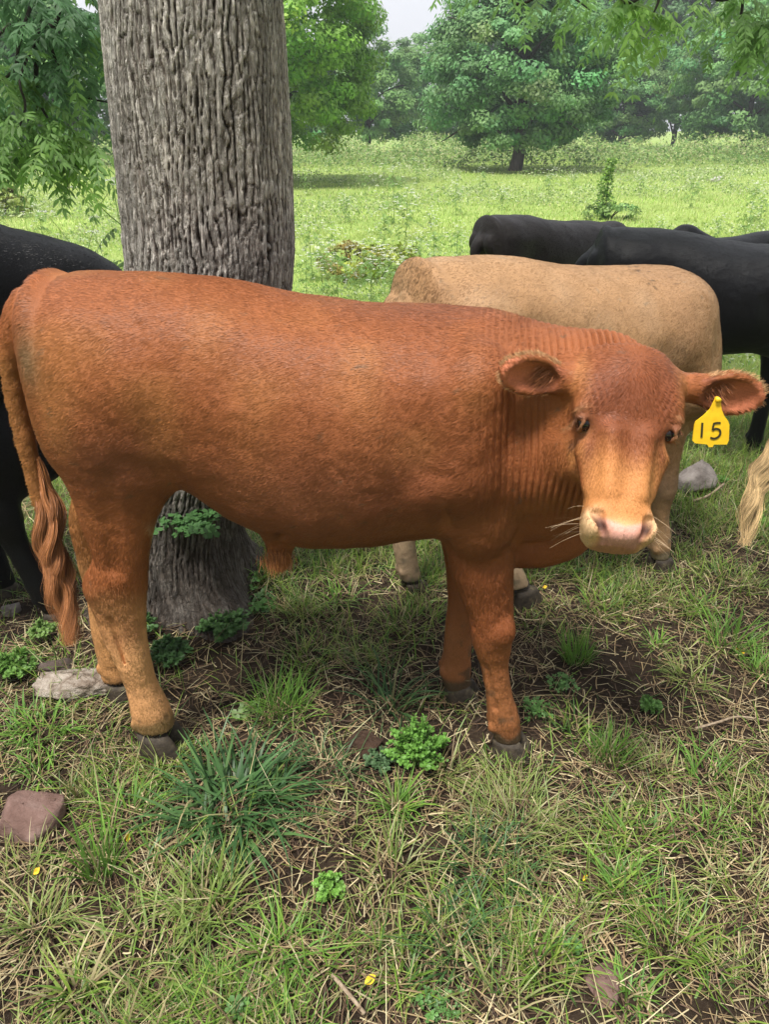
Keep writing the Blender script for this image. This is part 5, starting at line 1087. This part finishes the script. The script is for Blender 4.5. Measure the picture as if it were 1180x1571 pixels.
    tussock(130, 1210, 60, .12, .03, 'thin brownish upright clump above the reddish brown rock', YG, 26, .0015, (.05, .5), (.1, .8), .4)
    tussock(500, 1180, 130, .12, .06, 'bluish green grass beside the dirt clod', DKG, 27, .0018, (.3, 1.1))
    for k, (px, py, n_, h_, nr) in enumerate([(770, 1178, 90, .075, 'covering the front of the near front hoof'), (812, 1172, 60, .07, 'at the outer side of the near front hoof'), (238, 1185, 80, .07, 'in front of the near hind hoof'), (290, 1165, 60, .08, 'beside the toe of the near hind hoof'), (700, 1078, 70, .065, 'in front of the far front hoof'), (1045, 888, 90, .07, 'around the tan heifer\'s front hoof'), (655, 932, 80, .07, 'around the tan heifer\'s pale rear hoof'), (812, 955, 80, .07, 'hiding the pale hoof right of the bull\'s foreleg')]):
        tussock(px, py, n_, h_, .045, 'low grass tuft '+nr, GREENS, 700+k, .0017, (.1, .9), (.3, 1.5), .25)
    feathery(345, 975, .11, .09, 60, 'dark feathery weed at the foot of the trunk on its right root', (.08, .17, .05), 13); feathery(215, 985, .10, .07, 40, 'dark feathery weed half behind the hind leg by the trunk', (.07, .15, .045), 14)
    clover(395, 935, 40, .09, 'low leafy weeds spreading from the right root of the trunk', (.09, .20, .05), .013, 15, 'weed')
    feathery(640, 1165, .155, .10, 95, 'bright green feathery weed between the hooves', (.145, .31, .055), 1, .009)
    feathery(508, 1375, .075, .042, 40, 'small bright feathery weed beside the bare soil', (.19, .37, .07), 2, .0065)
    feathery(262, 1020, .09, .075, 44, 'dark feathery weed at the right of the hind leg', (.07, .15, .05), 3)
    feathery(25, 1040, .09, .08, 44, 'green feathery weed at the left edge left of the pale rock', (.14, .27, .06), 4)
    feathery(70, 990, .08, .05, 26, 'pale feathery weed behind the pale pitted rock', (.20, .32, .09), 5, .010)
    feathery(582, 1170, .05, .05, 26, 'grey green feathery weed hugging the dirt clod', (.10, .18, .08), 6, .009)
    feathery(995, 1085, .03, .04, 22, 'low lobed weed right of the front hoof', (.12, .25, .06), 7, .010)
    clover(380, 895, 50, .10, 'round leaved green weed against the right of the trunk base', (.10, .24, .045), .020, 1, 'weed')
    clover(300, 805, 110, .12, 'dark leafy sprigs growing out of the trunk base behind the flank', (.07, .16, .05), .015, 2, 'weed', tuple(float(q) for q in P(292, 806, Y=2.19)))
    clover(862, 1055, 45, .05, 'small clover patch right of the front knee', seed=3); clover(825, 1095, 60, .05, 'clover patch touching the front pastern', seed=4)
    clover(680, 1540, 50, .06, 'clover patch at the bottom edge right of centre', s=.006, seed=5); clover(365, 1555, 12, .02, 'few large clover leaves inside the bottom left clump', s=.010, seed=6)
    clover(885, 1460, 14, .03, 'tiny clover sprig beside lower green clump', seed=7)
    clover(378, 1092, 7, .03, 'broad pale leaf sprig right of the hind hoof', (.22, .34, .12), .020, 8, 'weed'); clover(1095, 735, 16, .08, 'broad green leaf plant by the grey boulder', (.13, .30, .05), .026, 9, 'weed'); clover(1165, 800, 22, .06, 'light green leaves under the blond tail', (.16, .34, .06), .020, 10, 'weed')
    # tall weeds out in the field
    umbel(float(P(195, 380, Y=4.6)[0]), 4.6, 1.42, 1, 'tall branching white flowered weed standing left of the trunk', heads=10, r=.06, leaves=20)
    u2 = umbel(*[float(v) for v in P(605, 345, Z=0)[:2]], 1.15, 2, 'tall pale flowering weed in mid field, uppermost', leaves=30)
    u3 = umbel(*[float(v) for v in P(622, 368, Z=0)[:2]], .8, 3, 'shorter pale flowering weed just in front of the tall mid field one', leaves=30)
    g = np.random.default_rng(91)
    near = [(470, 470, 'right beside the trunk edge'), (495, 452, 'right of the trunk above the bull\'s back'), (520, 475, 'below the reddish leaved bush'), (545, 462, 'under the yellow green bush'), (568, 480, 'touching the bull\'s back line'), (590, 455, 'left of the tan rump'), (600, 470, 'against the tan rump'),
            (640, 418, 'above the tan rump'), (665, 410, 'between the tan rump and black back'), (625, 440, 'directly left above the tan rump'), (700, 400, 'just left of the black back'), (560, 440, 'behind the yellow green bush'), (480, 430, 'in the pale patch right of the trunk'), (1100, 370, 'over the right black back'), (1140, 375, 'at the right above the black back'), (1010, 365, 'near the calf, left side'), (1165, 350, 'near the right edge of the field'), (40, 400, 'at the left edge over the black cow'), (70, 385, 'left above the black shoulder'), (5, 345, 'in the far left corner of the field'), (510, 420, 'left of the reddish leaved bush')]
    for k, (px, py, lb) in enumerate(near):
        x, y = P(px, py, Z=0)[:2]; src = (u2, u3)[k % 2]; copy_thing(src, float(x), float(y), k*1.3, g.uniform(.42, .66), 'low white flowering weed '+lb)
    mid = [(560, 300), (700, 330), (740, 300), (660, 360), (470, 300), (505, 268), (840, 310), (980, 300), (1060, 320), (1120, 300), (1150, 340), (880, 290), (1010, 250), (770, 322), (640, 290), (90, 300), (150, 285), (50, 320), (30, 300), (960, 262), (1100, 245), (530, 340), (590, 385)]
    where = ['close before the tall weed belt, right of the bright green tree', 'in open grass below the lone tree, to its left', 'in open grass left below the lone tree trunk', 'left of the black back in mid field', 'near the trunk edge in mid field', 'at the edge of the weed belt beside the trunk', 'in open grass right below the lone tree', 'right of the vine covered sapling', 'between the sapling and the calf', 'below the whitish far stone', 'near the right edge, mid field', 'behind the vine covered sapling', 'in front of the paler round tree', 'above the black back in mid field', 'between the two tall flowering weeds and the lone tree', 'under the hanging leaves beside the trunk', 'behind the hanging leaves, nearest the trunk', 'left of the tall branching weed', 'at the far left of the field', 'at the wood edge right of the lone tree', 'at the wood edge far right', 'in the field just above the yellow green bush, left', 'in the field just above the yellow green bush, right']
    for k, (px, py) in enumerate(mid):
        x, y = P(px, py, Z=0)[:2]; copy_thing((u2, u3)[k % 2], float(x), float(y), k*1.9, g.uniform(.5, .85), 'pale field weed '+where[k])
    bush(*[float(v) for v in P(580, 428, Z=0)[:2]], .42, .55, 61, 'yellow green leafy bush above the bull\'s back', (.30, .36, .05), .028, 30, 60); bush(*[float(v) for v in P(535, 425, Z=0)[:2]], .40, .40, 62, 'reddish tinged olive bush right of the trunk', (.28, .24, .07), .026, 22, 60)
    sx, sy = [float(v) for v in P(925, 336, Z=0)[:2]]; e = empty('sapling', (sx, sy, float(ground_z(np.array([sx]), np.array([sy]))[0]))); gg = np.random.default_rng(63)
    v, f = merge([limb([(0, 0, -.05), (.03, 0, .5), (-.01, .02, 1.12)], [.02, .014, .005], 6)]+[limb([(.01, 0, z_), (.13*math.cos(z_*9), .1, z_+.08), (.24*math.cos(z_*9), .1, z_+.04)], [.006, .005, .002], 5) for z_ in (.15, .3, .45, .6, .8)]); mesh_np('stem', v, f, MAT_TWIG, e)
    nl = 1100; zz = gg.random(nl)**1.3*1.15; rr_ = np.interp(zz, [0, .15, .35, .55, .8, 1.0, 1.15], [.20, .13, .16, .10, .15, .08, .09])*np.sqrt(gg.random(nl))*(1+.5*vnoise(np.column_stack([zz*6, 0*zz, 0*zz]), 3)); aa = gg.random(nl)*6.28
    p_ = np.column_stack([np.cos(aa)*rr_+.04*np.sin(zz*7), np.sin(aa)*rr_, zz]); nn = unit(gg.normal(0, .6, (nl, 3))+(0, -.2, .8)); a1 = unit(np.cross(nn, gg.normal(0, 1, (nl, 3)))); b1 = np.cross(nn, a1); s1 = gg.uniform(.018, .042, (nl, 1))
    mesh_np('foliage', np.stack([p_-a1*s1, p_-b1*s1*.6, p_+a1*s1, p_+b1*s1*.6], 1).reshape(-1, 3), np.arange(nl*4).reshape(-1, 4), MAT_LEAF, e, attrs=dict(tint=np.repeat(pick(gg, np.array([(.16, .30, .05), (.26, .42, .07), (.12, .22, .05)]), nl), 4, 0))); tag(e, 'slim vine covered sapling beyond the black cows', 'sapling')
    bush(sx+.15, sy+.1, .30, .55, 64, 'low dark bramble at the foot of the vine covered sapling', (.17, .28, .08), .035, 20, 50)
    bush(*[float(v) for v in P(5, 330, Z=0)[:2]], .6, .6, 65, 'olive shrub at the left edge of the field', (.20, .25, .05), .05, 26, 60)
    bush(*[float(v) for v in P(660, 452, Z=0)[:2]], .34, .5, 66, 'grey green weedy bush left of the tan rump', (.20, .27, .10), .022, 26, 60)

# ------------------------------------------------------------------ grass that nobody could count
def grass_stuff():
    g = np.random.default_rng(5)
    def scatter(n, y0, y1, pw, dens=None):
        y = y0+(y1-y0)*g.random(n*3)**pw; x = g.uniform(-1, 1, n*3)*(y*.66+1.25); keep = np.ones(n*3, bool) if dens is None else g.random(n*3) < dens(x, y)
        x, y = x[keep][:n], y[keep][:n]; return x, y, ground_z(x, y)
    # litter of dry straw
    n = 56000; x, y, z = scatter(n, .55, 4.6, 1.25, lambda x, y: np.clip(.35+.9*density(x, y, 80), .05, 1)); n = len(x)
    L = g.uniform(.018, .12, n)*g.uniform(.5, 1.1, n); az = g.random(n)*2*np.pi+.8*vnoise(np.column_stack([x*5, y*5, 0*x]), 90)*3; tilt = g.normal(.0, .16, n); k = 4; t = np.linspace(-.5, .5, k)[None, :, None]
    d = np.column_stack([np.cos(az)*np.cos(tilt), np.sin(az)*np.cos(tilt), np.sin(tilt)]); s = np.column_stack([-np.sin(az), np.cos(az), g.normal(0, .3, n)]); c0 = np.column_stack([x, y, z+g.uniform(.001, .016, n)+np.abs(np.sin(tilt))*L*.4])
    C = c0[:, None]+d[:, None]*L[:, None, None]*t+s[:, None]*(g.normal(0, .06, n)*L)[:, None, None]*(t*t*4-.5); W = (g.uniform(.0005, .0016, n))[:, None, None]; S = s[:, None]*W
    V = np.stack([C-S, C+S], 2).reshape(-1, 3); i = (np.arange(n)[:, None]*2*k+np.arange(k-1)[None]*2).reshape(-1, 1); F = np.concatenate([i, i+1, i+3, i+2], 1)
    cols = np.array([(.30, .22, .115), (.17, .11, .062), (.10, .062, .038), (.44, .37, .22), (.06, .038, .025), (.23, .17, .09)]); cc = np.repeat(pick(g, cols, n, .25), 2*k, 0)
    tag(mesh_np('straw_litter', V, F, MAT_STRAW, attrs=dict(tint=cc)), 'dry straw and trampled stems strewn over the bare dark soil', 'straw', kind='stuff')
    # trampled short grass near the animals
    def dn(x, y): return np.clip((density(x, y)-.64+.49*sstep(1.8, 2.8, y))*3.0, .10, 1)*np.interp(y, [1.6, 2.6], [.62, 1])*np.clip(1-.9*np.exp(-(((x+.28)/.17)**2+((y-1.22)/.16)**2)), 0, 1)*np.where((y > 1.35) & (y < 2.1) & (np.abs(x+.05) < .55), .55, 1)
    n = 118000; x, y, z = scatter(n, .55, 4.8, 1.15, dn); n = len(x); D = density(x, y); col = pick(g, GREENS, n); dm = g.random(n) < np.interp(y, [1.6, 2.8], [.30, .20]); col[dm] = pick(g, DRY, dm.sum())
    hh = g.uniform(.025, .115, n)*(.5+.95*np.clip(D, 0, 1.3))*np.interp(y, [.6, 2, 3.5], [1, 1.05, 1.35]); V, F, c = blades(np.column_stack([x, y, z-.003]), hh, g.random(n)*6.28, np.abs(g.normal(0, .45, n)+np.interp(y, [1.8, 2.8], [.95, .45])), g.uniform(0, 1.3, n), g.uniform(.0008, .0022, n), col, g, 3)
    tag(mesh_np('grass', V, F, MAT_BLADE, attrs=dict(tint=c)), 'trampled green and yellowing grass around the bull', 'grass', kind='stuff')
    # fallen long stalks
    n = 2400; x, y, z = scatter(n, .6, 4.0, 1.1); n = len(x); col = pick(g, DRY, n); V, F, c = blades(np.column_stack([x, y, z]), g.uniform(.08, .26, n), g.random(n)*6.28, g.uniform(1.0, 1.5, n), g.uniform(-.3, .4, n), g.uniform(.0006, .0014, n), col, g, 4)
    tag(mesh_np('dry_stalks', V, F, MAT_STRAW, attrs=dict(tint=c)), 'long pale dry stalks lying across the trampled grass', 'straw', kind='stuff')
    # broad leaves of small weeds among the field grass
    def field(n, y0, y1, pw, h, w, name, label, seed, cols, dens=None, seg=2):
        x, y, z = scatter(n, y0, y1, pw, dens); n = len(x); D = density(x*.35, y*.35, 88); col = pick(g, cols, n, .2)*(.72+.5*np.clip(D, 0, 1))[:, None]; yy = sstep(0, .7, vnoise(np.column_stack([x*.5, y*.28, 0*x]), 87))[:, None]; col = col*(1-.5*yy)+np.array((.42, .50, .15))*.5*yy; sc = np.interp(y, [3, 8, 20, 60], [1, 1.2, 1.6, 2.4])
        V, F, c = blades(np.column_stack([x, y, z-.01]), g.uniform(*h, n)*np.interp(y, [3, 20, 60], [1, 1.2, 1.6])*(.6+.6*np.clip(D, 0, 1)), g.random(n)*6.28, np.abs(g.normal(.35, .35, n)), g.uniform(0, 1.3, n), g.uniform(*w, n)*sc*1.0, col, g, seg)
        tag(mesh_np(name, V, F, MAT_BLADE, attrs=dict(tint=c)), label, 'grass', kind='stuff')
    FG = np.array([(.29, .44, .085), (.37, .50, .115), (.45, .55, .16), (.23, .36, .065), (.54, .56, .24)])
    field(175000, 3.7, 14, 1.5, (.04, .13), (.0014, .0032), 'field_grass', 'bright green pasture grass behind the herd', 1, FG, lambda x, y: np.clip((y-3.3)/1.8, 0, 1))
    field(230000, 13, 68, 1.3, (.04, .13), (.0035, .008), 'distant_grass', 'sunlit yellow green pasture running to the trees', 2, FG)
    # patches of rank weeds: tufts of broad leaves
    def leafy(n, pts_fn, h, s, name, label, tints):
        x, y = pts_fn(n); n = len(x); z = ground_z(x, y); zz = z+g.random(n)**.8*h(x, y); p = np.column_stack([x, y, zz]); nn = unit(g.normal(0, .6, (n, 3))+(0, -.15, .8)); a = unit(np.cross(nn, g.normal(0, 1, (n, 3)))); b = np.cross(nn, a); sz = (s(x, y)*g.uniform(.5, 1.3, n))[:, None]
        V = np.stack([p-a*sz, p-b*sz*.5, p+a*sz, p+b*sz*.5], 1).reshape(-1, 3); cc = np.repeat(pick(g, tints, n, .25), 4, 0); tag(mesh_np(name, V, np.arange(n*4).reshape(-1, 4), MAT_LEAF, attrs=dict(tint=cc)), label, 'weeds', kind='stuff')
    def near_pts(n):
        y = 5+9*g.random(n*2)**1.2; x = g.uniform(-1, 1, n*2)*(y*.6+.6); k = (vnoise(np.column_stack([x*.9, y*.9, 0*x]), 95) > .1)*(g.random(n*2) < .8); return x[k][:n], y[k][:n]
    leafy(26000, near_pts, lambda x, y: .10+.14*np.clip(vnoise(np.column_stack([x*.9, y*.9, 0*x]), 95), 0, 1), lambda x, y: .012+.0012*y, 'pasture_weeds', 'pale green leafy weeds in patches behind the herd', np.array([(.20, .33, .07), (.28, .38, .12), (.34, .42, .18), (.16, .27, .06), (.48, .54, .34)]))
    def mid_pts(n):
        y = 12+24*g.random(n*2)**1.1; x = g.uniform(-1, 1, n*2)*(y*.6+.6); k = vnoise(np.column_stack([x*.45, y*.35, 0*x]), 97) > .18; return x[k][:n], y[k][:n]
    leafy(34000, mid_pts, lambda x, y: .12+.45*np.clip(vnoise(np.column_stack([x*.45, y*.35, 0*x]), 97), 0, 1)*np.clip(.6+vnoise(np.column_stack([x*2, y*2, 0*x]), 98), 0, 1.4), lambda x, y: .018+.0011*y, 'rank_weeds', 'taller rough weeds in patches out in the pasture', np.array([(.22, .33, .09), (.30, .39, .14), (.40, .46, .22), (.18, .28, .08), (.42, .47, .27)]))
    def hedge(n):
        y = 38+14*g.random(n); x = g.uniform(-1, 1, n)*(y*.62); return x, y
    leafy(62000, hedge, lambda x, y: (.35+1.05*np.clip(.5+.8*vnoise(np.column_stack([x*.6, y*.35, 0*x]), 96), 0, 1.2)), lambda x, y: .085+0*x, 'tall_weeds', 'belt of tall pale green weeds in front of the trees', np.array([(.17, .29, .07), (.24, .35, .10), (.30, .38, .14), (.13, .23, .06), (.34, .36, .17)]))
def haze():
    V = np.array([(x, y, z) for x in (-150, 150) for y in (-25, 160) for z in (-1.6, 24)], float)
    F = np.array([(0, 1, 3, 2), (4, 6, 7, 5), (0, 4, 5, 1), (2, 3, 7, 6), (0, 2, 6, 4), (1, 5, 7, 3)])
    m = bpy.data.materials.new('haze'); m.use_nodes = True; n = m.node_tree.nodes; n.remove(n['Principled BSDF'])
    v = n.new('ShaderNodeVolumePrincipled'); v.inputs['Color'].default_value = (.86, .92, 1, 1); v.inputs['Density'].default_value = .0014; v.inputs['Anisotropy'].default_value = .0
    m.node_tree.links.new(v.outputs[0], n['Material Output'].inputs['Volume']); tag(mesh_np('haze', V, F, m, smooth=False), kind='stuff')

build_main(.004, 330000)
build_herd()
build_ground_things(); build_plants(); grass_stuff(); haze()
